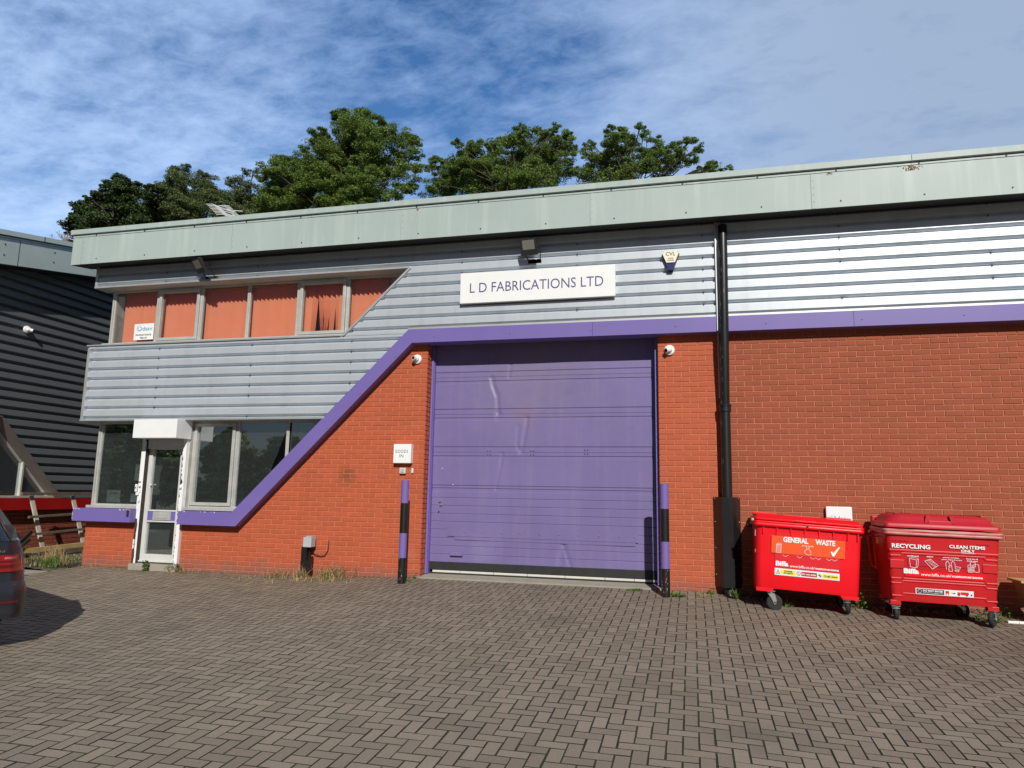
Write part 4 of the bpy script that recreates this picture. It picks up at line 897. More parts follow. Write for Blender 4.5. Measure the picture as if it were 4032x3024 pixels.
def waste_bin(loc, rz, ry, style, label):
    R_ = thing('waste_bin', loc, label, 'waste bin', 'red wheeled waste bins against the brick wall', rz=rz, local=True)
    # local frame: z=0 at ground, front at -y, x to the right. tilt applied to shell verts only
    T_ = Matrix.Translation((0, 0, 0.6)) @ Matrix.Rotation(ry, 4, 'Y') @ Matrix.Translation((0, 0, -0.6))
    red = K['binred'] if style == 1 else K['binred2']; lidm = K['binred'] if style == 1 else K['binlid']
    def M(): m_ = MB(); m_.T = T_; return m_
    if style == 1:
        mb = M(); secs = []
        for z, hx, f_, b_ in ((0.245, 0.575, -0.35, 0.33), (0.27, 0.583, -0.358, 0.335), (0.60, 0.592, -0.368, 0.35), (0.93, 0.600, -0.378, 0.36), (1.00, 0.602, -0.38, 0.362)): secs.append(rrect(hx, f_, b_, z, 0.07))
        mb.loft(secs)
        # raised feet at both ends
        for s_ in (-1, 1):
            mb.prism([(s_ * 0.575, 0.205), (s_ * 0.40, 0.205), (s_ * 0.37, 0.247), (s_ * 0.578, 0.247)] if s_ < 0 else [(0.37, 0.247), (0.40, 0.205), (0.575, 0.205), (0.578, 0.247)], -0.352, 0.32)
        for x in (-0.52, -0.36, -0.20, -0.04, 0.12, 0.28, 0.44, 0.55): mb.prism([(x, 0.90), (x + 0.012, 0.90), (x + 0.012, 1.0), (x, 1.0)], -0.40, -0.37)
        mb.build('body', red, R_, bevel=.003)
        mb = M(); secs = [rrect(0.608, -0.39, 0.37, 0.985, .05), rrect(0.628, -0.412, 0.385, 0.99, .05), rrect(0.63, -0.415, 0.388, 1.02, .05), rrect(0.622, -0.408, 0.38, 1.028, .05), rrect(0.63, -0.414, 0.388, 1.036, .05), rrect(0.63, -0.414, 0.388, 1.052, .05), rrect(0.60, -0.39, 0.37, 1.056, .05)]; mb.loft(secs); mb.build('rim', red, R_)
        mb = M(); secs = [rrect(0.615, -0.392, 0.38, 1.064, .04), rrect(0.618, -0.398, 0.385, 1.085, .04), rrect(0.600, -0.36, 0.36, 1.092, .04), rrect(0.590, -0.31, 0.35, 1.125, .04), rrect(0.575, -0.29, 0.33, 1.130, .04)]; mb.loft(secs)
        mb.box(-0.60, -0.30, 0.28, 0.37, 1.105, 1.145); mb.box(-0.22, 0.22, 0.28, 0.37, 1.105, 1.135); mb.box(0.30, 0.60, 0.28, 0.37, 1.105, 1.145)
        mb.box(-0.15, 0.10, -0.405, -0.37, 1.066, 1.088); mb.build('lid', lidm, R_, bevel=.005)
        mb = M(); mb.cyl((-0.62, 0.05, 0.965), (-0.675, 0.05, 0.965), 0.02, 14); mb.cyl((0.62, 0.05, 0.93), (0.68, 0.05, 0.93), 0.02, 14); mb.build('trunnion', K['blackmatt'], R_, split=0.2)
        mb = M(); mb.ball((-0.635, -0.33, 1.055), 0.022, 0.022, 0.022); mb.build('lid_pin', K['greybox'], R_)
        mb = M(); mb.cyl((-0.01, -0.4175, 1.02), (-0.01, -0.41, 1.02), 0.014, 14); mb.build('drain_plug', K['blackmatt'], R_)
        yf_ = lambda z: -0.350 - (z - 0.245) * 0.042 - 0.010
        # stickers: sheets standing 2 mm off the shell
        def ST(name, parts, mats): m_ = M(); [f(m_) for f in parts]; return m_.build(name, mats, R_)
        def quad(m_, x0, x1, z0, z1, dy, mi, sk=0): m_.add([(x0, yf_(z0) - dy, z0), (x1, yf_(z0) - dy, z0 + sk), (x1, yf_(z1) - dy, z1 + sk), (x0, yf_(z1) - dy, z1)], [(0, 1, 2, 3)], mi)
        def T2(m_, s, x0, x1, z0, z1, mi, dy, bold=.03): txt(m_, s, x0, x1, z0, z1, yf_((z0 + z1) / 2) - dy, mi, bold)
        ST('red_sticker', [lambda m_: quad(m_, -0.37, 0.36, 0.50, 0.93, 0.002, 0), lambda m_: T2(m_, 'Biffa', -0.36, -0.215, 0.525, 0.585, 1, .006, .05), lambda m_: T2(m_, 'www.biffa.co.uk/', -0.20, 0.085, 0.520, 0.552, 1, .006, .01), lambda m_: T2(m_, 'customerzone', 0.09, 0.35, 0.522, 0.545, 1, .006, .04)]
           + [lambda m_, x=x, k=k: outline(m_, [(x, .66), (x + .03, .64), (x + .06, .66)], yf_(.65) - .006, 1, .003) for k, x in enumerate((-.28, -.12, .03, .09, .21, .27))], [K['stred'], K['stwhite']])
        ST('warning_strip', [lambda m_: quad(m_, -0.37, 0.36, 0.415, 0.498, 0.002, 0), lambda m_: quad(m_, -0.30, -0.13, 0.432, 0.482, .004, 1), lambda m_: quad(m_, -0.065, 0.11, 0.43, 0.48, .004, 2), lambda m_: quad(m_, 0.175, 0.345, 0.43, 0.478, .004, 1),
              lambda m_: T2(m_, 'DANGER', -0.262, -0.165, 0.461, 0.478, 3, .006, .04), lambda m_: T2(m_, 'OF DEATH', -0.268, -0.160, 0.437, 0.454, 3, .006, .04), lambda m_: T2(m_, 'Do not enter', -0.057, 0.102, 0.444, 0.466, 0, .006, .03), lambda m_: T2(m_, 'Crush Zone', 0.185, 0.335, 0.443, 0.466, 3, .006, .03),
              lambda m_: outline(m_, [(-0.355, 0.435), (-0.31, 0.435), (-0.332, 0.48), (-0.355, 0.435)], yf_(.46) - .006, 3, .003), lambda m_: m_.box(-.334, -.330, yf_(.46) - .007, yf_(.46) - .005, .444, .466, 3),
              lambda m_: outline(m_, [(-0.096 + .022 * math.cos(t), 0.456 + .022 * math.sin(t)) for t in [i * math.pi / 8 for i in range(17)]], yf_(.46) - .006, 3, .003), lambda m_: outline(m_, [(-.111, .471), (-.081, .441)], yf_(.46) - .006, 3, .003),
              lambda m_: outline(m_, [(.12, .455), (.165, .455)], yf_(.46) - .006, 3, .004), lambda m_: outline(m_, [(.128, .474), (.158, .436)], yf_(.46) - .006, 3, .004), lambda m_: outline(m_, [(.143, .478), (.143, .434)], yf_(.46) - .006, 3, .004)],
           [K['stwhite'], K['styel'], K['stcrim'], K['ink']])
        ST('orange_sticker', [lambda m_: quad(m_, -0.415, 0.415, 0.675, 0.885, 0.006, 0), lambda m_: T2(m_, 'GENERAL', -0.28, 0.005, 0.815, 0.88, 1, .010, .04), lambda m_: T2(m_, 'WASTE', 0.085, 0.305, 0.815, 0.88, 1, .010, .04), lambda m_: T2(m_, 'black sacks', -0.065, 0.065, 0.783, 0.800, 1, .010, .01),
              lambda m_: outline(m_, [(-.36, .685), (-.355, .77), (-.30, .77), (-.305, .685), (-.36, .685)], yf_(.72) - .012, 1, .004), lambda m_: outline(m_, [(-.365, .775), (-.33, .80), (-.295, .785), (-.365, .775)], yf_(.78) - .010, 1, .004),
              lambda m_: [outline(m_, [(-.35 + i * .012, .695), (-.348 + i * .012, .76)], yf_(.72) - .012, 1, .003) for i in range(4)],
              lambda m_: outline(m_, [(-.03, .70), (-.035, .73), (-.01, .755), (.01, .755), (.035, .73), (.035, .69), (.0, .683), (-.03, .70)], yf_(.72) - .012, 1, .004), lambda m_: outline(m_, [(-.01, .758), (-.02, .775), (.0, .768), (.02, .778), (.008, .758)], yf_(.76) - .010, 1, .003),
              lambda m_: m_.add([(x, yf_(.75) - .014, z) for x, z in ((.255, .745), (.27, .755), (.285, .735), (.345, .81), (.36, .81), (.295, .695), (.275, .695))], [(0, 1, 2, 5, 6), (2, 3, 4, 5)][:], 1)], [K['orange'], K['stwhite']])
        m_ = M(); m_.box(-.6035, -.600, -.33, -.28, .86, .95, 0); m_.box(-.5965, -.594, -.32, -.25, .66, .70, 1); m_.build('side_label', [K['stwhite'], K['styel']], R_, split=0.02)
        castor(R_, -0.43, -0.27, 0.235, 0.0, math.radians(8), R=0.095, braked=False); castor(R_, 0.44, -0.27, 0.175, 0.005, math.radians(75), R=0.09)
        castor(R_, -0.43, 0.25, 0.235, 0.0, math.radians(40), R=0.105); castor(R_, 0.44, 0.25, 0.175, 0.005, math.radians(20), R=0.085)
    else:
        mb = M(); secs = []
        H_ = ((0.225, 0.545, -0.335, 0.30), (0.26, 0.548, -0.34, 0.31), (0.55, 0.565, -0.362, 0.34), (0.90, 0.588, -0.385, 0.37), (0.99, 0.592, -0.390, 0.375))
        for z, hx, f_, b_ in H_: secs.append(rrect(hx, f_, b_, z, 0.06))
        mb.loft(secs)
        # pressed ribs round the front: raised bands with shouldered ends
        yb_ = lambda z: -0.335 - (z - 0.225) * 0.072
        def rib(z, w, up):
            for x0_, x1_, dz in ((-0.56, -0.44, 0.0), (-0.44, 0.44, up), (0.44, 0.56, 0.0)):
                s_ = 0.96 + 0.04 * (z - .2); mb.prof([(yb_(z + dz) - 0.010, z + dz), (yb_(z + dz) - 0.010, z + dz + w), (yb_(z + dz) + 0.01, z + dz + w + .008), (yb_(z + dz) + 0.01, z + dz - .008)][::-1], x0_ * s_, x1_ * s_, 0)
            for x_, d_ in ((-0.44, 1), (0.44, -1)):
                mb.add([(x_, yb_(z) - 0.010, z), (x_ + d_ * .03, yb_(z + up) - 0.010, z + up), (x_ + d_ * .03, yb_(z + up) - 0.010, z + up + w), (x_, yb_(z) - .010, z + w)], [(0, 1, 2, 3)] if d_ > 0 else [(3, 2, 1, 0)])
        mb.prof([(yb_(.80) - .012, .795), (yb_(.8) - .012, .82), (yb_(.8) + .01, .83), (yb_(.8) + .01, .78)][::-1], -.56, .56, 0)
        rib(0.735, 0.022, 0.028); rib(0.475, 0.018, 0.0); rib(0.42, 0.018, 0.028); rib(0.275, 0.018, 0.03); 
        for x_ in (-.555, .40): mb.box(x_, x_ + .15, yb_(.65) - .012, yb_(.65) + .02, .60, .70)
        for s_ in (-1, 1): mb.box(s_ * 0.50 - 0.06, s_ * 0.50 + 0.055, -0.335, -0.25, 0.175, 0.23); mb.box(s_ * 0.50 - 0.06, s_ * 0.50 + 0.055, 0.2, 0.29, 0.175, 0.23)
        mb.build('body', red, R_, bevel=.005)
        mb = M(); secs = [rrect(0.60, -0.40, 0.38, 0.985, .05), rrect(0.62, -0.425, 0.395, 0.992, .05), rrect(0.62, -0.425, 0.395, 1.012, .05), rrect(0.612, -0.417, .39, 1.018, .05), rrect(0.62, -0.425, 0.395, 1.024, .05), rrect(0.622, -0.428, .396, 1.05, .05), rrect(0.59, -0.40, .37, 1.056, .05)]; mb.loft(secs); mb.build('rim', K['worn'], R_)
        mb = M(); secs = [rrect(0.605, -0.405, 0.39, 1.072, .05), rrect(0.61, -0.41, 0.39, 1.12, .05), rrect(0.595, -0.39, 0.38, 1.128, .06), rrect(0.565, -0.36, 0.36, 1.135, .10), rrect(0.545, -0.335, 0.345, 1.19, .13), rrect(0.515, -0.30, 0.32, 1.222, .15), rrect(0.45, -0.24, 0.27, 1.235, .16)]; mb.loft(secs)
        for x in (-0.28, 0.28, -0.45, 0.45): mb.box(x - .006, x + .006, -0.27, 0.25, 1.15, 1.239)
        mb.build('lid', lidm, R_)
        mb = M(); mb.box(-.13, .11, -.375, -.30, 1.125, 1.165); mb.prism([(-.17, 1.14), (-.13, 1.14), (-.11, 1.225), (-.15, 1.225)], -.37, -.25); mb.prism([(.11, 1.14), (.15, 1.14), (.13, 1.225), (.09, 1.225)], -.37, -.25); mb.build('lid_grip', lidm, R_, bevel=.006)
        mb = M(); mb.box(-0.60, -0.52, 0.30, 0.40, 1.09, 1.185); mb.box(.52, .60, .30, .40, 1.09, 1.17); mb.build('lid_hinge', red, R_, bevel=.01, split=.1)
        for s_ in (-1, 1):
            mb = M(); mb.tube([(s_ * .60, .24, .95), (s_ * .665, .24, .93), (s_ * .64, .22, .60), (s_ * .63, .18, .56), (s_ * .63, -.02, .56), (s_ * .64, -.05, .60), (s_ * .665, -.06, .93), (s_ * .60, -.06, .95)], 0.014, 8); mb.build('side_handle', red, R_)
        mb = M(); mb.cyl((-.59, .1, .99), (-.68, .1, .99), .02, 12); mb.cyl((.59, .1, .99), (.66, .1, .99), .02, 12); mb.build('trunnion', red, R_)
        m_ = M(); m_.box(-.592, -.584, .02, .14, .85, .96, 0); m_.build('side_label', [K['styel']], R_)
        yf_ = lambda z: yb_(z) - 0.014
        m_ = M(); m_.add([(x, yf_(z) + .004, z) for x, z in ((-.37, .64), (.37, .64), (.37, .72), (-.37, .72))], [(0, 1, 2, 3)], 0); m_.add([(x, yf_(z) + .002, z) for x, z in ((-.40, .512), (.42, .512), (.42, .585), (-.40, .585))], [(0, 1, 2, 3)], 1); 
        W_ = []
        def T2(s, x0, x1, z0, z1, mi=2, bold=.03): txt(m_, s, x0, x1, z0, z1, yf_((z0 + z1) / 2) - .001, mi, bold)
        T2('RECYCLING', -.535, -.13, .835, .885, 2, .035); T2('CLEAN ITEMS', .065, .43, .862, .900, 2, .03); T2('ONLY', .185, .325, .822, .853, 2, .03)
        T2('EN840', -.52, -.35, .915, .935, 3, .01); T2('660L', .35, .49, .915, .935, 3, .01)
        T2('Biffa', -.415, -.255, .545, .605, 2, .06); T2('www.biffa.co.uk/', -.235, .08, .530, .562, 2, .01); T2('customerzone', .085, .395, .532, .556, 2, .035)
        T2('cardboard', -.375, -.255, .742, .757); T2('paper', -.17, -.10, .742, .757); T2('plastic bottles,', 0.0, .165, .745, .758); T2('pots, tubs & trays', -.015, .19, .722, .735); T2('food tins &', .235, .355, .745, .758); T2('drink cans', .24, .35, .722, .735)
        O = lambda p, w=.004: outline(m_, p, yf_(.66) - .002, 2, w)
        O([(-.35, .72), (-.345, .625), (-.285, .615), (-.275, .705), (-.35, .72)]); O([(-.275, .705), (-.255, .72), (-.265, .63), (-.285, .615)]); O([(-.35, .72), (-.33, .73), (-.26, .728)])
        O([(-.19, .70), (-.13, .725), (-.055, .655), (-.115, .612), (-.19, .70)])
        for i in range(6): O([(-.165 + i * .012, .700 - i * .013), (-.125 + i * .012, .713 - i * .013)], .003)
        O([(.03, .62), (.025, .69), (.045, .715), (.06, .69), (.065, .64)]); O([(.085, .64), (.08, .69), (.10, .72), (.12, .69), (.12, .63)]); O([(.055, .60), (.055, .66), (.085, .665), (.09, .60), (.055, .60)]); O([(.12, .655), (.175, .65), (.165, .63), (.12, .63)]); O([(.115, .61), (.13, .60), (.15, .60), (.16, .615), (.115, .615)])
        for cx_, z0_, z1_ in ((.30, .66, .72), (.275, .60, .685), (.335, .605, .695)): O([(cx_ - .025, z0_ + .005), (cx_ - .025, z1_ - .005), (cx_, z1_), (cx_ + .025, z1_ - .005), (cx_ + .025, z0_ + .005), (cx_, z0_), (cx_ - .025, z0_ + .005)])
        for i in range(5): O([(.258, .615 + i * .010), (.292, .615 + i * .010)], .004)
        m_.box(.235 - .05, .325, yf_(.815) - .002, yf_(.815), .812, .816, 2)
        m_.build('sticker', [K['stcrim'], K['binred'], K['stwhite'], K['binlid']], R_)
        m_ = M(); q = lambda x0, x1, z0, z1, dy, mi: m_.add([(x0, yf_(z0) - dy, z0), (x1, yf_(z0) - dy, z0), (x1, yf_(z1) - dy, z1), (x0, yf_(z1) - dy, z1)], [(0, 1, 2, 3)], mi)
        q(-.295, .30, .318, .388, .001, 0); q(-.285, .0, .326, .381, .003, 1); txt(m_, 'DO NOT ENTER', -.22, -.012, .352, .373, yf_(.36) - .006, 0, .04); txt(m_, 'www.biffa.co.uk/people-in-bins', -.22, -.012, .333, .345, yf_(.34) - .005, 0, .01)
        outline(m_, [(-.253 + .02 * math.cos(t), .353 + .02 * math.sin(t)) for t in [i * math.pi / 8 for i in range(17)]], yf_(.35) - .006, 0, .004); outline(m_, [(-.265, .365), (-.24, .341)], yf_(.35) - .006, 2, .006)
        q(.015, .05, .345, .375, .003, 2); outline(m_, [(.018, .343), (.022, .330)], yf_(.34) - .004, 2, .006); outline(m_, [(.048, .343), (.044, .330)], yf_(.34) - .004, 2, .006)
        outline(m_, [(.075, .353), (.11, .353)], yf_(.35) - .004, 1, .004); outline(m_, [(.10, .360), (.113, .353), (.10, .346)], yf_(.35) - .004, 1, .004)
        q(.135, .165, .338, .368, .003, 2); q(.17, .25, .340, .372, .003, 2); outline(m_, [(.145, .334), (.155, .334)], yf_(.33) - .004, 1, .010); outline(m_, [(.225, .334), (.235, .334)], yf_(.33) - .004, 1, .010); q(.27, .285, .335, .352, .003, 1)
        m_.build('warning_strip', [K['stwhite'], K['ink'], K['stred']], R_)
        castor(R_, -0.50, -0.28, 0.175, 0.0, math.radians(82), R=0.085); castor(R_, 0.50, -0.28, 0.175, 0.0, math.radians(-125), R=0.088, braked=True)
        castor(R_, -0.48, 0.22, 0.175, 0.0, math.radians(20), R=0.085); castor(R_, 0.30, 0.22, 0.175, 0.0, math.radians(20), R=0.085)
    return R_
def outline(mb, pts, y, m, w):
    for (ax, az), (bx, bz) in zip(pts, pts[1:]):
        d = math.hypot(bx - ax, bz - az) or 1; nx_, nz_ = -(bz - az) / d * w / 2, (bx - ax) / d * w / 2; ex, ez = (bx - ax) / d * w / 2, (bz - az) / d * w / 2
        mb.add([(ax - ex + nx_, y, az - ez + nz_), (ax - ex - nx_, y, az - ez - nz_), (bx + ex - nx_, y, bz + ez - nz_), (bx + ex + nx_, y, bz + ez + nz_)], [(0, 1, 2, 3)], m)
waste_bin((5.335, -0.50, float(gz(5.3, -0.75))), math.radians(-1.0), math.radians(3.2), 1, 'bright red general waste bin with a flat lid and orange sticker, next to the drainpipe')
waste_bin((6.80, -0.52, float(gz(6.8, -0.8))), math.radians(-1.2), math.radians(1.2), 2, 'faded red recycling bin with a domed lid and pictures of cardboard, bottles and tins')

# ------------------------------------------------------------------ table and stick at the right edge
Tb = thing('wooden_table', (7.95, -0.3, -0.17), 'varnished wooden table tipped over beside the domed recycling bin', 'table')
mb = MB(); mb.T = Matrix.Translation((7.76, -0.35, 0.30)) @ Matrix.Rotation(math.radians(-24), 4, 'Y'); mb.box(0.0, 0.035, -0.25, 0.25, -0.56, 0.0); mb.build('tabletop', K['woodt'], Tb, bevel=.004)
mb = MB(); mb.box(7.72, 8.3, -0.5, -0.1, 0.292, 0.32); mb.build('apron', K['woody'], Tb, bevel=.004)
mb = MB(); mb.T = Matrix.Translation((7.90, -0.62, 0.25)) @ Matrix.Rotation(math.radians(-26), 4, 'Y'); mb.box(-.015, .015, -.02, .02, -.5, 0); mb.build('leg', K['zinc'], Tb, bevel=.003)
St = MB(); St.box(7.55, 8.2, -0.50, -0.46, float(gz(7.7, -.5)) + .0, float(gz(7.7, -.5)) + .028); o = St.build('white_batten', K['white'], bevel=.003); tag(o, 'short chipped white batten lying on the paving by the tipped table', 'batten')

# ------------------------------------------------------------------ neighbouring building (built facing -y locally, turned 90 degrees)
NB = thing('neighbouring_unit', (-8.6, 0, 0), 'dark grey ribbed workshop unit with a red band, at right angles to the brick unit', 'building', rz=math.radians(90), local=True)
mb = MB(); brickwork(mb, -1.6, 6, -0.30, 0.82, None); mb.box(-1.6, 6, 0.008, 0.22, -0.3, 0.82, 1); mb.build('brick_wall', [K['brick3'], K['mortar3']], NB)
mb = MB(); mb.box(-1.75, 6, -0.15, 0.1, 0.752, 0.975)
for x in np.arange(-1.4, 6, 0.55): mb.ball((x, -0.151, 0.80 + .12 * (int(x * 10) % 2)), 0.01, 0.006, 0.01, 0, 8, 4)
mb.build('red_band', K['redband'], NB, bevel=.004)
nd = lambda z: 1.62 - (z - 0.98)       # sloping reveal, outer edge
mb = MB(); 
for a_, b_, lo, hi in ((nd, 6.0, 0.985, 2.50), (lambda z: max(-1.6, (z - 5.40) / 0.19), 6.0, 2.50, 6.4)):
    mb.prof(ribs(lo, hi, 3.90), a_, b_, 0, cap=False)
mb.build('metal_cladding', K['dclad'], NB)
mb = MB(); mb.prism([(1.14, 0.98), (1.62, 0.98), (0.10, 2.50), (-0.38, 2.50)], 0.14, 0.16)
mb.add([(1.60, -0.155, 0.98), (1.62, -0.155, 0.98), (0.10, -0.155, 2.50), (0.08, -0.155, 2.50), (1.50, 0.14, 0.98), (-0.02, 0.14, 2.50)], [(0, 1, 2, 3), (0, 3, 5, 4)]); mb.box(-1.6, 0.1, -0.15, 0.15, 2.47, 2.50)
mb.build('window_reveal', K['brown'], NB)
mb = MB(); mb.box(-1.6, 1.6, -0.02, 0.16, 0.98, 1.02); mb.box(0.83, 0.87, 0.06, 0.14, 1.02, 1.72)
mb.prism([(1.46, 1.02), (1.53, 1.02), (0.07, 2.48), (0.0, 2.48)], 0.08, 0.138); w = mb.build('window', K['alu'], NB, bevel=.003)
mb = MB(); mb.pane([(-1.55, 1.02), (1.47, 1.02), (0.02, 2.47), (-1.55, 2.47)], 0.115); mb.build('pane', K['glassl'], w)
mb = MB(); mb.prof([(0.3, 0.0), (0.3, 2.7), (3, 2.7), (3, 0.0)], -1.5, 5.9, 0); mb.build('room_lining', K['roomd'], NB)
def slope_prism(mb, x0, x1, y0, y1, za, zb, k, m=0):   # box whose height follows the roof pitch k along x
    mb.add([(x0, y0, za + k * x0), (x1, y0, za + k * x1), (x1, y1, za + k * x1), (x0, y1, za + k * x0), (x0, y0, zb + k * x0), (x1, y0, zb + k * x1), (x1, y1, zb + k * x1), (x0, y1, zb + k * x0)],
           [(0, 3, 2, 1), (4, 5, 6, 7), (0, 1, 5, 4), (1, 2, 6, 5), (2, 3, 7, 6), (3, 0, 4, 7)], m)
mb = MB(); slope_prism(mb, -2.1, 6.5, -0.50, -0.1, 5.305, 5.80, 0.19); slope_prism(mb, -2.1, 6.5, -0.51, -0.3, 5.803, 5.83, 0.19); slope_prism(mb, -2.1, 6.5, -0.545, 0.1, 5.85, 5.945, 0.19)
for x in (-0.28, 2.7): slope_prism(mb, x, x + .012, -.503, -.499, 5.31, 5.80, .19, 1); slope_prism(mb, x + .45, x + .465, -.548, -.54, 5.85, 5.945, .19, 1)
for x in np.arange(-1.58, 6, 1.02):
    for dz in (5.48, 5.68): zz = dz + .19 * x; mb.ball((x, -.503, zz), .016, .008, .016, 1, 8, 4)
mb.build('fascia', [K['nfascia'], K['soffit']], NB, bevel=.003)
mb = MB(); slope_prism(mb, -2.1, 6.5, -0.49, -0.02, 5.29, 5.302, 0.19); mb.build('soffit', K['soffit'], NB)
mb = MB(); slope_prism(mb, -2.0, 5.9, 0.12, 10, 5.35, 5.50, 0.19); mb.build('roof', K['dclad'], NB)
mb = MB(); mb.box(6, 6.2, 0, 10, -0.3, 6.4); mb.box(-1.8, -1.6, 0.225, 10, -.3, 5.2); mb.box(-1.6, 6, 9.9, 10, -.3, 5.2); mb.build('side_wall', K['dclad'], NB)
camera_ball(0, 0, (0.75, -0.8, -0.25), 'white dome camera with its shadow on the dark grey ribbed cladding', origin=(-8.44, 0.36, 4.20), rot=math.radians(90))
Pt = thing('potted_plant', (-8.85, -0.25, 1.02), 'green plant in a white pot inside the triangular window', 'plant')
mb = MB(); mb.cyl((-8.86, 0.16, 1.02), (-8.86, 0.16, 1.13), 0.05, 14, r2=0.065); mb.build('pot', K['white'], Pt)
mb = MB()
for i in range(120):
    a = random.uniform(0, 6.3); r_ = abs(random.gauss(0, .10)); z = 1.17 + random.uniform(0, .14); c = Vector((-8.86 + r_ * math.cos(a) * .5, 0.16 + r_ * math.sin(a), z)); d = Vector((random.gauss(0, 1), random.gauss(0, 1), random.gauss(0, .5))).normalized() * .04; e = d.cross(Vector((random.random(), random.random(), 1))).normalized() * .014
    mb.add([tuple(c - d), tuple(c + e), tuple(c + d), tuple(c - e)], [(0, 1, 2, 3)])
mb.build('foliage', K['leaflit'], Pt)

# ------------------------------------------------------------------ timber frame and rubbish in the gap
TF = thing('timber_frame', (-8.15, 1.2, -0.1), 'weathered timber frame of posts and rails leaning on the red band', 'timber frame')
def bar(mb, a, b, w, t_, up=(0, 0, 1)):
    a = Vector(a); b = Vector(b); d = (b - a).normalized(); s_ = d.cross(Vector(up)).normalized(); u_ = s_.cross(d).normalized()
    vs = [tuple(p + s_ * i * t_ / 2 + u_ * j * w / 2) for p in (a, b) for i, j in ((-1, -1), (1, -1), (1, 1), (-1, 1))]
    mb.add(vs, [(0, 1, 2, 3), (7, 6, 5, 4), (0, 4, 5, 1), (1, 5, 6, 2), (2, 6, 7, 3), (3, 7, 4, 0)])
for y0, y1, z1 in ((0.73, 1.02, 0.04), (1.67, 1.95, 0.10)):
    mb = MB(); bar(mb, (-8.13, y1, z1 - .06), (-8.26, y0, 1.03), 0.085, 0.03, up=(0, 1, 0)); mb.build('post', K['wood'], TF, bevel=.003)
for a, b, w, k in (((-8.20, 0.48, 1.065), (-8.20, 2.15, 1.08), .05, 'woodd'), ((-8.12, 0.61, 0.63), (-8.12, 2.0, 0.68), .045, 'woodd'), ((-8.08, 0.72, 0.31), (-8.08, 2.1, 0.37), .045, 'woodd')):
    mb = MB(); bar(mb, a, b, w, 0.045); mb.build('rail', K[k], TF, bevel=.003)
mb = MB(); bar(mb, (-8.06, 0.35, -0.0), (-8.06, 2.2, 0.055), .10, .05); o = mb.build('plank', K['woody'], loc=(-8.06, 1.2, 0), bevel=.003); tag(o, 'yellow timber plank at the foot of the leaning frame', 'plank')
mb = MB(); bar(mb, (-7.96, 0.75, -0.06), (-7.99, 2.2, -0.02), .09, .06); o = mb.build('plank', K['woodd'], loc=(-7.97, 1.4, -.05), bevel=.003); tag(o, 'dark rotten plank lying on the soil under the yellow one', 'plank')
mb = MB(); mb.tube([(-8.0, 0.42, -0.05), (-7.95, 0.92, -0.08)], 0.035, 12); o = mb.build('black_pipe', K['blackmatt'], loc=(-7.97, .6, -.06)); tag(o, 'short black plastic pipe on the soil in front of the planks', 'pipe')
mb = MB(); bar(mb, (-8.0, 0.15, -0.05), (-8.15, 0.74, 0.36), .07, .025); bar(mb, (-8.0, 0.25, .0), (-8.05, 0.62, 0.22), .05, .05); o = mb.build('black_gutter', K['blackmatt'], loc=(-8.0, .4, 0), bevel=.003); tag(o, 'piece of black guttering propped up just behind the grey car', 'gutter')

# ------------------------------------------------------------------ weeds
def blades(mb, x, y, n, h, spread, m=0, lean=0.5, wide=0.004, z=None):
    for i in range(n):
        a = random.uniform(0, 6.283); r_ = abs(random.gauss(0, spread)); bx, by = x + r_ * math.cos(a), y + r_ * math.sin(a) * .6; bz = (float(gz(bx, by)) if z is None else z) - .005
        hh = h * random.uniform(.5, 1.1); la = random.uniform(0, 6.283); l_ = hh * random.uniform(.1, lean) * 1.3; w = wide * random.uniform(.7, 1.5); px_, py_ = -math.sin(la) * w, math.cos(la) * w
        P = []
        for t_, k in ((0, 1), (.5, .9), (1, .1)):
            cx_ = bx + math.cos(la) * l_ * t_ ** 1.7; cy_ = min(by + math.sin(la) * l_ * t_ ** 1.7, -0.005) if by < 0 else by; cz = bz + hh * (t_ - .25 * t_ * t_ * lean)
            P += [(cx_ - px_ * k, cy_ - py_ * k, cz), (cx_ + px_ * k, cy_ + py_ * k, cz)]
        mb.add(P, [(0, 1, 3, 2), (2, 3, 5, 4)], m, r=random.random())
def leaves(mb, x, y, n, h, spread, m=0, size=.02, z=None):
    for i in range(n):
        a = random.uniform(0, 6.283); r_ = spread * math.sqrt(random.random()); hz_ = random.random(); c = Vector((x + r_ * math.cos(a), min(y + r_ * math.sin(a) * .7, -.01) if y < 0 else y + r_ * math.sin(a) * .7, (float(gz(x, y)) if z is None else z) + h * hz_))
        d = Vector((random.gauss(0, 1), random.gauss(0, 1), random.gauss(0, .5))).normalized() * size * random.uniform(.6, 1.4); e = d.cross(Vector((random.gauss(0, .5), random.gauss(0, .5), 1))).normalized() * size * .5
        mb.add([tuple(c - d), tuple(c + e), tuple(c + d), tuple(c - e)], [(0, 1, 2, 3)], m, r=random.random())
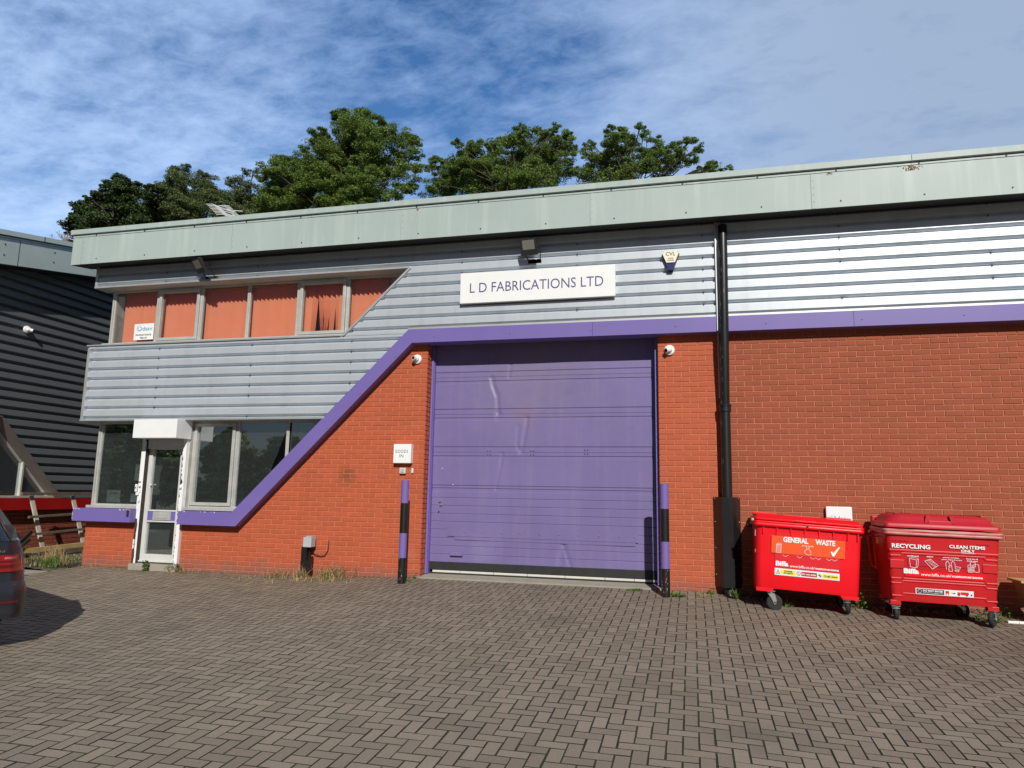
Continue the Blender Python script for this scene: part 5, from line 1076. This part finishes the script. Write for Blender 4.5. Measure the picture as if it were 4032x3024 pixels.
def weed(x, y, kind, h, spread, n, label, name='weed', cat='weed', z=None):
    mb = MB()
    if kind == 'leafy': leaves(mb, x, y, n, h, spread, 0, .022, z); blades(mb, x, y, n // 6, h, spread * .5, 0, .4, z=z)
    elif kind == 'grass': blades(mb, x, y, n, h, spread, 0, .7, z=z)
    elif kind == 'dry': blades(mb, x, y, n, h, spread, 1, .9, .003, z); blades(mb, x, y, n // 3, h * .6, spread, 0, .8, z=z); leaves(mb, x, y, n // 2, h * .9, spread * 1.1, 2, .010, z)
    elif kind == 'rosette':
        for i in range(n):
            a = random.uniform(0, 6.28); L_ = h * random.uniform(.7, 1.2); zz = float(gz(x, y)); w = .012
            u_ = Vector((math.cos(a), math.sin(a) * .8, 0)); s_ = Vector((-u_.y, u_.x, 0)) * w; c0 = Vector((x, y, zz)); up = random.uniform(.5, 1.6)
            q = [c0 - s_ * .3, c0 + s_ * .3, c0 + u_ * L_ * .4 + Vector((0, 0, L_ * up * .5)) + s_, c0 + u_ * L_ * .4 + Vector((0, 0, L_ * up * .5)) - s_, c0 + u_ * L_ * .8 + Vector((0, 0, L_ * up * .75))]
            mb.add([tuple(v) for v in q], [(0, 1, 2, 3), (3, 2, 4)], 0, r=random.random())
    o = mb.build(name, [K['grass'], K['straw'], K['strawr']], loc=(x, y, float(gz(x, y)))); tag(o, label, cat); return o
weed(-4.72, -0.20, 'leafy', .17, .06, 130, 'bushy green weed on the paving in front of the entrance step')
weed(-4.28, -0.10, 'leafy', .12, .13, 120, 'low green weed at the brick corner right of the entrance step')
weed(-4.05, -0.16, 'dry', .09, .16, 60, 'dry straggly weed at the wall foot under the left window')
weed(-5.9, -0.10, 'dry', .06, .22, 70, 'thin dry weeds along the foot of the leftmost brick pier')
weed(-5.35, -0.12, 'dry', .04, .25, 50, 'sparse short weeds between the leftmost brick pier and the step')
weed(-1.35, -0.16, 'dry', .30, .16, 190, 'tall dry grass tuft with seed heads right of the service post')
weed(-1.84, -0.26, 'dry', .26, .07, 90, 'dry grass growing over the foot of the service post')
weed(-2.30, -0.18, 'dry', .20, .20, 110, 'dry reddish grass left of the service post')
weed(-1.6, -0.32, 'dry', .09, .42, 260, 'flattened straw and grass spread in front of the service post')
weed(-2.75, -0.3, 'dry', .05, .35, 80, 'short straw at the wall foot under the sloping purple band')
weed(-0.02, -0.42, 'grass', .08, .05, 40, 'short green tuft at the foot of the left bollard')
weed(-0.06, -0.06, 'leafy', .07, .03, 16, 'tiny brown-green weed at the brick corner left of the goods door')
weed(3.78, -0.42, 'leafy', .05, .12, 90, 'low creeping weed at the foot of the right bollard')
weed(3.20, -0.12, 'leafy', .02, .10, 40, 'thin moss patch on the edge of the door sill')
weed(4.52, -0.30, 'rosette', .15, .05, 26, 'upright pale green weed at the foot of the drainpipe')
weed(4.22, -0.10, 'leafy', .08, .05, 30, 'small reddish weed left of the drainpipe foot')
weed(5.12, -0.55, 'grass', .15, .05, 26, 'grassy weed between the wheels of the general waste bin')
weed(6.05, -0.28, 'leafy', .20, .12, 120, 'dark leafy weed between the two bins')
weed(7.55, -0.15, 'leafy', .12, .20, 110, 'creeping weed along the wall right of the recycling bin')
weed(7.35, -0.5, 'leafy', .05, .18, 90, 'low green weed on the paving by the recycling bin wheel')
weed(6.55, -0.3, 'dry', .14, .14, 40, 'dry stalks under the recycling bin')
weed(-6.62, -0.25, 'grass', .26, .14, 120, 'tall green grass beside the corner of the left brick pier', z=-.13)
weed(-7.05, 0.25, 'dry', .42, .25, 110, 'tall wispy stalks in the gap behind the green grass', z=-.12)
weed(-7.6, 0.6, 'dry', .12, .25, 70, 'grass tuft at the end of the dark plank', z=-.12)
weed(-8.0, -0.25, 'dry', .10, .22, 70, 'grass tuft behind the grey car', z=-.12)
weed(-6.55, -1.0, 'grass', .08, .10, 60, 'short green tuft at the edge of the concrete path', z=-.14)
mb = MB()
for i in range(260): x_ = random.uniform(-8.4, -6.3); y_ = random.uniform(-.6, 1.6); blades(mb, x_, y_, 3, .07, .03, random.choice([0, 1, 1]), .9, .004, -.11)
o = mb.build('grass', [K['grass'], K['straw'], K['strawr']]); o['kind'] = 'stuff'; o['label'] = 'sparse grass and straw litter over the soil strip'; o['category'] = 'grass'
mb = MB()   # moss and grass in the paving joints
for i in range(900):
    u_ = random.random(); x_ = random.uniform(-2, 9); y_ = -random.uniform(0.3, 7) ; blades(mb, x_, y_, 2, .012, .012, 0, .9, .0025)
for i in range(500):
    x_ = random.uniform(4, 8); y_ = -random.uniform(0.03, .35); blades(mb, x_, y_, 3, .03, .02, random.choice([0, 1]), .9, .003)
o = mb.build('moss', [K['grass'], K['straw']]); o['kind'] = 'stuff'; o['label'] = 'tiny moss and grass sprigs in the paving joints'; o['category'] = 'moss'
mb = MB()   # grit, dead leaves and moss collected along the wall foot
for i in range(1500):
    x_ = random.choice([random.uniform(-6.2, -5.1), random.uniform(-4.2, 0), random.uniform(-4.2, 0), random.uniform(3.6, 9), random.uniform(3.6, 9)]); y_ = -abs(random.gauss(0, .045)) - .004; s_ = random.uniform(.006, .02); z_ = float(gz(x_, y_)) + random.uniform(0, .012); a = random.uniform(0, 3.14)
    mb.add([(x_ - s_ * math.cos(a), y_ - s_ * .5 * abs(math.sin(a)), z_), (x_, y_ - s_ * .4, z_ + s_ * .5), (x_ + s_ * math.cos(a), y_ - .001, z_ + .003), (x_, min(y_ + s_ * .2, -.002), z_ + s_ * .2)], [(0, 1, 2, 3)], random.choice([0, 1, 1, 2, 3, 3, 3]), r=random.random())
o = mb.build('debris', [K['grass'], K['straw'], K['strawr'], K['soil']]); o['kind'] = 'stuff'; o['label'] = 'grit, dead leaves and moss gathered along the foot of the wall'; o['category'] = 'debris'
mb = MB()   # litter flecks on the yard
for i in range(260):
    x_ = random.uniform(-5.5, 8); y_ = -abs(random.gauss(0, 3)) - .1; s_ = random.uniform(.003, .009); z_ = float(gz(x_, y_)) + .003
    mb.add([(x_ - s_, y_, z_), (x_, y_ - s_ * .6, z_), (x_ + s_, y_, z_ + .002), (x_, y_ + s_ * .6, z_)], [(0, 1, 2, 3)])
o = mb.build('litter', K['paper']); o['kind'] = 'stuff'; o['label'] = 'pale specks of grit and litter scattered on the paving'; o['category'] = 'litter'

# ------------------------------------------------------------------ car
CAR = thing('parked_car', (-2.95, -4.15, 0), 'dark grey estate car with only its rear corner and tail lamp showing', 'car', rz=math.radians(156), local=True)
CAR.location = (-2.44, -4.34, float(gz(-3.2, -4.4)) + 0.05)
# local frame: +x forward (from the rear bumper), y: + to car's left; origin on the ground at the right rear corner
Wd = 1.80
def sect(x):
    """half outline at distance x from the rear: list of (half width, z)"""
    rear = max(0.0, 1 - x / 0.28); cr = rear ** 2.0        # plan rounding of the rear corner
    zt = 1.46 if x > 1.0 else (1.41 + 0.05 * min(1, x / 1.0))
    if x < 0.60: zt = 0.98 + (1.40 - 0.98) * min(1, (x / 0.60)) ** 0.9
    if x < 0.05: zt = 0.98
    if x > 3.0: zt = max(0.98, 1.46 - (x - 3.0) * 0.48)
    if x > 4.2: zt = 0.9 - (x - 4.2) * 0.5
    w = lambda v: v - 0.17 * cr
    zb = 0.27 if x < 4.3 else .3
    sh = min(0.98, zt - 0.02)
    return [(w(0.84), zb), (w(0.885), 0.36), (w(0.90), 0.50), (w(0.875), 0.74), (w(0.845), 0.90), (w(0.80), sh), (w(0.75) if zt > 1.05 else w(0.80), min(zt - .01, 1.12 if zt > 1.13 else zt - .005)), (w(0.60), max(min(zt - .03, 1.38), sh)), (w(0.50), zt - .005), (0.0, zt + 0.01 if zt > 1.05 else zt)]
def carshell(name, m, sel, off=0.0, parent=None):
    xs_ = [0.0, 0.02, 0.05, 0.09, 0.14, 0.20, 0.28, 0.36, 0.48, 0.6, 0.9, 1.3, 1.8, 2.4, 3.0, 3.4, 3.8, 4.2, 4.5, 4.62]
    secs = []
    for x in xs_:
        h = sect(x); secs.append([(x, -a + -off, z) for a, z in h] + [(x, a + off, z) for a, z in h[-2::-1]])
    mb = MB(); n = len(secs[0]); vs = [(p[0], p[1] + 0.90, p[2]) for s_ in secs for p in s_]
    fs = [(i * n + j, (i + 1) * n + j, (i + 1) * n + j + 1, i * n + j + 1) for i in range(len(xs_) - 1) for j in range(n - 1) if sel(xs_[i], j)]
    mb.add(vs, fs, 0, True)
    if sel(-1, 0): mb.add([(p[0], p[1] + .9, p[2]) for p in secs[0]], [tuple(range(n))], 0); mb.add([(p[0], p[1] + .9, p[2]) for p in secs[-1]], [tuple(range(n - 1, -1, -1))], 0); mb.add([(0.3, .1, .27), (4.4, .1, .3), (4.4, 1.7, .3), (.3, 1.7, .27)], [(0, 1, 2, 3)], 0)
    return mb.build(name, m, parent or CAR)
win = lambda x, j: (0.55 < x < 3.4 and j in (5, 6, 11, 12)) 
body = carshell('body', K['carpaint'], lambda x, j: not win(x, j))
carshell('side_window', K['carglass'], lambda x, j: x > 0 and win(x, j))
# rear window, lamps, bumper, badge follow the rounded rear
def rearx(y, z):      # depth of the rear skin at lateral y, height z
    e = abs(y - 0.9); e += max(0.0, z - 0.5) * 0.19; s_ = min(0.17, max(0.0, 0.9 - e)); base = 0.28 * (1 - math.sqrt(s_ / 0.17))
    if z > 0.98: base += (z - 0.98) / 0.42 * 0.60 if z < 1.40 else .60
    elif z > 0.62: base += 0.0
    else: base -= 0.05 * min(1, (0.62 - z) / .1)
    return base - 0.02
def patch(mb, y0, y1, z0, z1, off, m=0, ny=14, nz=8, shape=None):
    vs = []
    for i in range(nz + 1):
        for j in range(ny + 1):
            z = z0 + (z1 - z0) * i / nz; ya, yb2 = (y0, y1) if shape is None else shape(z); y = ya + (yb2 - ya) * j / ny
            vs.append((rearx(y, z) - off, y, z))
    n = ny + 1; mb.add(vs, [(i * n + j, (i + 1) * n + j, (i + 1) * n + j + 1, i * n + j + 1) for i in range(nz) for j in range(ny)], m, True)
mb = MB(); patch(mb, 0.035, 1.765, 0.60, 0.985, 0.0, 0, 40, 8, shape=lambda z: (.02 + (z - .5) * .19, 1.78 - (z - .5) * .19)); patch(mb, 0.02, 1.78, 0.26, 0.60, 0.0, 0, 40, 8); patch(mb, 0.02, 1.78, 0.60, 0.61, 0.0, 0, 40, 1); mb.build('tailgate', K['carpaint'], CAR)
mb = MB(); patch(mb, .09, 1.71, .99, 1.36, 0.004, 0, 40, 8, shape=lambda z: (.12 + (z - .98) * .55, 1.68 - (z - .98) * .55)); mb.build('rear_window', K['carglass'], CAR)
mb = MB(); patch(mb, .04, .2, .99, 1.40, 0.002, 0, 8, 8, shape=lambda z: (.05 + (z - .98) * .52, .12 + (z - .98) * .55)); mb.box(.54, .66, .3, 1.5, 1.385, 1.425); mb.build('roof_spoiler', K['carpaint'], CAR, bevel=.006)
for a, b in ((0.028, 0.40), (1.40, 1.772)):
    rev = a > 1
    mb = MB(); patch(mb, a, b, 0.70, 0.86, 0.012, 0, 22, 8, shape=(lambda z: (0.022 + (z - .5) * .19, 0.34 + (z - .70) * .35)) if not rev else (lambda z: (1.46 - (z - .70) * .35, 1.778 - (z - .5) * .19)))
    t_ = mb.build('tail_lamp', K['tail'], CAR)
    mb = MB(); patch(mb, a, b, 0.735, 0.765, 0.015, 0, 16, 2, shape=(lambda z: (0.085, 0.33)) if not rev else (lambda z: (1.47, 1.715))); patch(mb, a, b, 0.79, 0.805, 0.015, 0, 16, 2, shape=(lambda z: (0.09, 0.35)) if not rev else (lambda z: (1.45, 1.71))); mb.build('lamp_bar', K['taild'], t_)
    mb = MB(); patch(mb, a, b, 0.82, 0.842, 0.0155, 0, 8, 2, shape=(lambda z: (0.17, 0.29)) if not rev else (lambda z: (1.51, 1.63))); mb.build('lamp_clear', K['worn'], t_)
mb = MB(); patch(mb, .05, .5, .30, .36, .003, 0, 16, 2, shape=lambda z: (.10, .50)); patch(mb, 1.3, 1.7, .30, .36, .003, 0, 16, 2, shape=lambda z: (1.3, 1.7)); patch(mb, .4, 1.4, .26, .44, .004, 0, 20, 3); mb.build('bumper_grille', K['blackmatt'], CAR)
mb = MB(); patch(mb, .05, .5, .40, .425, .006, 0, 12, 2, shape=lambda z: (.13, .42)); patch(mb, 1.3, 1.7, .40, .425, .006, 0, 12, 2, shape=lambda z: (1.38, 1.67)); mb.build('reflector', K['taild'], CAR, split=0.2)
mb = MB(); vs, fs = textmesh('320d', .02); ax = min(v[0] for v in vs); bx = max(v[0] for v in vs)
mb.add([(rearx(.36, .895) - .010, 0.42 - (v[0] - ax) / (bx - ax) * .13, 0.885 + v[1] * .035) for v in vs], [tuple(reversed(f)) for f in fs], 0); mb.build('badge', K['chrome'], CAR)
for x_ in (1.02, 3.80):
    for y_ in (0.10, 1.70):
        mb = MB(); secs = []
        for yy, r_ in ((-.10, .27), (-.11, .30), (-.08, .325), (.08, .325), (.11, .30), (.10, .27)): secs.append([(x_ + r_ * math.cos(t), y_ + yy, .325 + r_ * math.sin(t)) for t in [2 * math.pi * i / 28 for i in range(28)]])
        mb.loft(secs); wl = mb.build('wheel', K['rubber'], CAR)
        mb = MB(); mb.cyl((x_, y_ - .105, .325), (x_, y_ + .105, .325), .22, 24); mb.build('rim', K['zinc'], wl)

# ------------------------------------------------------------------ aerial on the roof
AN = thing('tv_aerial', (-5.4, 3.4, 6.3), 'white television aerial rising behind the fascia on the left', 'aerial')
def at(px, py, Yp):
    d = FW * 2780.5 + RT * (px - 2016) + UP * (1512 - py); t_ = (Yp - CAM[1]) / d[1]; return CAM + t_ * d
YA = 3.0
a = at(858, 812, YA); b = at(898, 852, YA); mb = MB(); mb.tube([tuple(a), tuple(b)], 0.022, 8)
mast = at(905, 860, YA)
mb.tube([tuple(b), (mast[0], YA, 6.0)], 0.018, 8); mb.build('boom', K['greybox'], AN)
mb = MB()
for i in range(8):
    t_ = i / 7; c = Vector(a + (b - a) * t_)
    for s_ in (-1, 1):
        p0 = c; p1 = c + Vector((s_ * .10, s_ * 0.05, .035)); p2 = c + Vector((s_ * .24, s_ * .1, .02 if s_ > 0 else .03))
        mb.tube([tuple(p0), tuple(p1), tuple(p2)], 0.008, 5)
c = Vector(at(880, 826, YA)); mb.tube([tuple(c), tuple(Vector(at(956, 832, YA + .2)))], 0.008, 5); c = Vector(at(893, 848, YA)); mb.tube([tuple(c), tuple(Vector(at(945, 849, YA + .2)))], 0.008, 5); mb.tube([tuple(Vector(at(918, 829, YA + .1))), tuple(Vector(at(918, 849, YA + .1)))], 0.007, 5)
mb.build('element', K['antenna'], AN)

# ------------------------------------------------------------------ trees
def leafcloud(clumps, dens, size, aspect, sub=14, droop=0.3, seed=0):
    """clumps: list of (centre, radius, density factor). Returns verts, quads, rnd"""
    rg = np.random.default_rng(seed); VV = []; RR = []
    for c, r, f in clumps:
        ns = max(5, int(sub * 2.0 * (r / 0.8) ** 1.3)); dirs = rg.normal(size=(ns, 3)); dirs /= np.linalg.norm(dirs, axis=1)[:, None]
        rad = rg.uniform(0.25, 1.0, ns) ** 0.6 * rg.choice([0.9, 1.0, 1.3], ns); cen = np.array(c) + dirs * rad[:, None] * r * np.array([1, 1, 0.9])
        sr = rg.uniform(0.12, 0.40, ns) * min(r, 0.9) + 0.06
        k = int(dens * f * r * r / ns * 24.0) + 10
        for i in range(ns):
            d = rg.normal(size=(k, 3)); d /= np.linalg.norm(d, axis=1)[:, None]
            P = cen[i] + d * (rg.uniform(0.1, 1, k) ** 0.5)[:, None] * sr[i] * np.array([1.3, 1.3, 0.6])
            L_ = rg.normal(size=(k, 3)) * np.array([1, 1, 0.5]); L_[:, 2] -= droop; L_ /= np.linalg.norm(L_, axis=1)[:, None]
            Nn = rg.normal(size=(k, 3)) * 0.8 + np.array([0, -0.25, 0.9]); S_ = np.cross(L_, Nn); S_ /= (np.linalg.norm(S_, axis=1)[:, None] + 1e-9)
            s = size * 0.60 * rg.uniform(0.6, 1.3, k)[:, None]
            VV.append(np.stack([P - L_ * s, P + S_ * s * aspect, P + L_ * s, P - S_ * s * aspect], 1).reshape(-1, 3)); tone = np.clip(rg.normal(0.5, 0.14), 0, 1); RR.append(np.clip(tone + rg.normal(0, 0.16, k), 0, 1))
    V = np.concatenate(VV); F = np.arange(len(V)).reshape(-1, 4); return V, F, np.concatenate(RR)
def tree(name, label, px_clumps, Yt, leafk, base_px, seed, dens=520, size=0.085, aspect=0.42, depth=1.0, group='trees behind the units', droop=.3, trunk_r=.22, sparse_tw=True):
    rr = random.Random(seed); cl = []
    for c in px_clumps:
        x, y, r = c[:3]; r = r * 1.12 + 2; f = c[3] if len(c) > 3 else 1.0
        Yc = Yt + rr.uniform(-1.2, 1.2) * depth; P = at(x, y, Yc); zc_ = float((P - CAM) @ FW); cl.append((P, r / 2780.5 * zc_, f))
        if r > 55: P2 = at(x + rr.uniform(-20, 20), y + rr.uniform(0, 30), Yc + 1.5); cl.append((P2, r / 2780.5 * zc_, f * .6))
    xs_c = [c[0] for c in px_clumps]; lo, hi = min(xs_c) + 30, max(xs_c) - 30
    if depth >= 1:      # the lower crown, hidden by the roof from the yard
        for i in range(max(3, int((hi - lo) / 45))):
            xx = rr.uniform(lo, hi); ylow = max(c[1] for c in px_clumps if abs(c[0] - xx) < 150) if any(abs(c[0] - xx) < 150 for c in px_clumps) else 900
            P = at(xx, ylow + rr.uniform(50, 230), Yt + rr.uniform(-1, 1.5)); cl.append((P, rr.uniform(.6, 1.0), .45))
    bp = at(base_px, 900, Yt); base = (float(bp[0]), Yt, 0.0)
    T_ = thing(name, base, label, 'tree', group)
    V, F, R_ = leafcloud(cl, dens, size, aspect, seed=seed, droop=droop); numesh('crown', V, F, K[leafk], T_, rnd=R_)
    mb = MB(); zs = sorted(c[0][2] for c in cl); ztr = zs[len(zs) // 4] - 1.5; top = Vector((base[0], Yt, max(3.0, ztr)))
    mb.tube([(base[0], Yt, -.2), (base[0] + .1, Yt, top.z * .5), tuple(top)], trunk_r, 9, r1=trunk_r * .7)
    for P, r, f in cl:
        P = Vector(P); mid = top.lerp(P, .5) + Vector((rr.gauss(0, .3), rr.gauss(0, .3), .35)); mb.tube([tuple(top - Vector((0, 0, rr.uniform(0, 1.5)))), tuple(top.lerp(mid, .5) + Vector((0, 0, -.1))), tuple(mid), tuple(mid.lerp(P, .6) + Vector((0, 0, .1))), tuple(P)], trunk_r * .17, 5, r1=.010)
        for k in range(3 if sparse_tw else 1):
            e = P + Vector((rr.gauss(0, 1), rr.gauss(0, 1), rr.gauss(.4, .6))).normalized() * r * rr.uniform(.6, 1.0); mb.tube([tuple(mid.lerp(P, .7)), tuple(P.lerp(e, .4) + Vector((0, 0, .05))), tuple(e)], .014, 4, r1=.005)
    mb.build('trunk', K['bark'], T_); return T_
tree('maple_tree', 'darkest green maple, rising over the end of the fascia past the aerial', [(300, 890, 42), (345, 840, 48), (335, 900, 40), (300, 850, 22), (395, 880, 55), (420, 800, 52), (455, 770, 40), (440, 735, 24), (480, 720, 28), (500, 740, 36), (540, 750, 40), (470, 850, 60), (540, 820, 50), (560, 880, 50), (600, 760, 34), (610, 820, 30), (360, 785, 16), (420, 900, 45)], 20, 'leafA', 500, 11, dens=430, size=.085, aspect=.75, droop=.0)
tree('ash_tree', 'grey-green ash behind the aerial', [(640, 790, 50), (690, 740, 48), (680, 680, 28), (725, 700, 40), (790, 720, 42, .7), (800, 690, 22, .7), (830, 740, 30, .6), (650, 850, 60), (720, 820, 60), (780, 800, 50), (600, 890, 50), (850, 780, 40), (870, 820, 45), (760, 870, 60), (880, 760, 28)], 21, 'leafB', 720, 12, dens=430)
tree('ash_tree', 'thin wispy ash between the aerial and the tallest tree', [(960, 680, 16, .6), (1000, 680, 18, .6), (915, 710, 20, .6), (945, 740, 30, .7), (990, 740, 28, .7), (930, 800, 55), (990, 810, 50), (900, 860, 40), (1020, 860, 45), (960, 860, 50)], 22, 'leafB', 960, 13, dens=380)
tree('locust_tree', 'tallest bright green locust tree of the row above the fascia', [(1320, 445, 14), (1360, 455, 26), (1420, 440, 26), (1330, 480, 26), (1400, 490, 48), (1460, 480, 36), (1500, 475, 22), (1390, 540, 60), (1470, 540, 50), (1540, 530, 36), (1260, 530, 28), (1280, 560, 34), (1245, 555, 16), (1195, 590, 14), (1210, 610, 14), (1590, 540, 28, .7), (1630, 560, 26, .7), (1570, 590, 46, .8), (1640, 610, 26, .7), (1290, 620, 60), (1370, 640, 70), (1460, 630, 64), (1540, 660, 44, .8), (1600, 670, 44, .7), (1650, 650, 14, .6), (1110, 640, 32), (1160, 640, 36), (1070, 680, 36), (1050, 700, 26), (1130, 700, 60), (1210, 690, 64), (1290, 710, 66), (1380, 730, 66), (1460, 720, 54), (1060, 780, 50), (1130, 790, 60), (1220, 790, 64), (1310, 790, 60), (1400, 790, 55), (1490, 780, 38, .8), (1580, 760, 44, .9), (1620, 740, 28, .6), (1050, 840, 45)], 20, 'leafC', 1360, 14, dens=470, size=.09, aspect=.36)
tree('locust_tree', 'dense rounded locust with one sprig sticking up, between the tallest and the feathery one', [(1690, 660, 22, .7), (1720, 640, 26), (1750, 660, 34), (1800, 640, 36), (1830, 610, 26), (1800, 570, 16), (1860, 600, 34), (1900, 590, 36), (1950, 580, 34), (2000, 550, 26), (2050, 520, 30), (2020, 570, 40), (2100, 525, 22), (2140, 530, 20), (2190, 495, 12), (2185, 515, 5), (2235, 525, 18), (2180, 545, 26), (2230, 560, 26), (1700, 730, 36, .8), (1760, 730, 50), (1840, 690, 60), (1930, 670, 60), (2020, 640, 60), (2110, 600, 54), (2190, 610, 50), (2240, 620, 28, .7), (2270, 580, 14, .6), (1900, 740, 50), (1990, 710, 56), (2080, 690, 60), (2170, 680, 54), (2250, 680, 28, .6)], 21, 'leafC', 2000, 15, dens=440, size=.09, aspect=.36)
tree('locust_tree', 'open feathery locust above the fascia over the alarm box', [(2310, 575, 20, .7), (2330, 565, 16, .7), (2310, 620, 22, .5), (2300, 680, 36, .7), (2360, 620, 34), (2350, 680, 44), (2410, 580, 36), (2400, 520, 22), (2430, 540, 30), (2460, 520, 24), (2480, 550, 26, .7), (2520, 505, 18), (2540, 520, 12), (2530, 530, 10), (2420, 630, 50), (2490, 600, 40, .7), (2430, 690, 50), (2500, 660, 46), (2550, 600, 30), (2580, 565, 24), (2600, 580, 20), (2570, 640, 40), (2620, 620, 32), (2640, 575, 20), (2680, 590, 26), (2710, 560, 18), (2725, 550, 10), (2680, 640, 34), (2740, 590, 20), (2760, 580, 10), (2720, 640, 24, .7), (2600, 680, 40), (2760, 670, 20), (2800, 650, 16), (2820, 645, 9), (2790, 668, 18), (2845, 668, 8), (2875, 664, 7)], 20, 'leafC', 2480, 16, dens=430, size=.085, aspect=.36)
tree('evergreen_shrub', 'small evergreen peeping over the roof of the dark grey unit', [(190, 945, 10), (205, 950, 13), (225, 955, 11), (262, 955, 16), (275, 960, 16), (245, 965, 10)], 16, 'leafA', 240, 17, dens=900, size=.07, aspect=.6, depth=.3, trunk_r=.08)
def bare_tree():
    base = at(245, 900, 15); T_ = thing('bare_tree', (float(base[0]), 15, 0), 'leafless grey tree behind the roof of the dark grey unit', 'tree', 'trees behind the units'); mb = MB(); rr = random.Random(3)
    top = Vector(at(235, 1010, 15)); mb.tube([(top.x, 15, -.2), tuple(top)], .12, 8, r1=.07)
    def grow(p, d, L_, r_, n):
        q = p + d * L_; m = p.lerp(q, .5) + Vector((rr.gauss(0, .03), 0, rr.gauss(0, .03))); mb.tube([tuple(p), tuple(m), tuple(q)], r_, 4, r1=r_ * .65)
        if n == 0: return
        for k in range(rr.choice([2, 2, 3])): nd_ = (d + Vector((rr.gauss(0, .42), rr.gauss(0, .25), rr.gauss(.08, .3)))).normalized(); grow(q, nd_, L_ * rr.uniform(.65, .9), r_ * .68, n - 1)
    for px, py in ((185, 970), (205, 960), (250, 950), (265, 930), (275, 950)):
        e = Vector(at(px, py, 15)); d = (e - top).normalized(); grow(top.lerp(e, .3), d, .30, .022, 4)
    mb.build('trunk', K['deadwood'], T_)
bare_tree()
# trees across the yard, behind the camera: seen only in the window glass
def back_tree(x, y, h, label, seed):
    T_ = thing('broadleaf_tree', (x, y, -.5), label, 'tree', 'trees across the yard'); rr = random.Random(seed); cl = []
    for i in range(16):
        a = rr.uniform(0, 6.28); r_ = rr.uniform(0, .30) * h; cl.append(((x + r_ * math.cos(a), y + r_ * math.sin(a) * .6, -.5 + h * rr.uniform(.12, .88)), h * rr.uniform(.11, .18), 1))
    V, F, R_ = leafcloud(cl, 75, .26, .5, seed=seed); numesh('crown', V, F, K['leafB'], T_, rnd=R_)
    mb = MB(); mb.tube([(x, y, -.6), (x, y, h * .5)], .25, 8, r1=.15)
    for P, r, f in cl: mb.tube([(x, y, h * .35), tuple(Vector((x, y, h * .5)).lerp(Vector(P), .5)), tuple(P)], .09, 5, r1=.03)
    mb.build('trunk', K['bark'], T_)
for i, (x, y, h) in enumerate(((-45, -33, 9.5), (-40, -34, 8.5), (-36.5, -35, 7.2), (-33.5, -33, 8.0), (-30.5, -36, 5.6), (-28, -33, 6.4), (-25.5, -35, 5.0), (-22.5, -34, 5.6), (10, -42, 9))): back_tree(x, y, h, 'broadleaf tree in the row across the yard, mirrored in the ground floor windows', 40 + i)
OB = thing('opposite_unit', (-14, -36, 0), 'dark workshop unit across the yard, mirrored in the ground floor window by the sloping band', 'building')
mb = MB(); mb.box(-21, -6, -40, -33, -0.6, 6.6); mb.build('wall', K['dclad'], OB)
mb = MB(); mb.box(-21.6, -5.4, -40.4, -32.5, 6.6, 7.5); mb.build('fascia', K['nfascia'], OB)
mb = MB(); mb.box(-18, -13, -33.0, -32.95, -0.5, 4.0); mb.build('door', K['redband'], OB)

scene.render.engine = 'CYCLES'
scene.cycles.max_bounces = 6; scene.cycles.transparent_max_bounces = 12
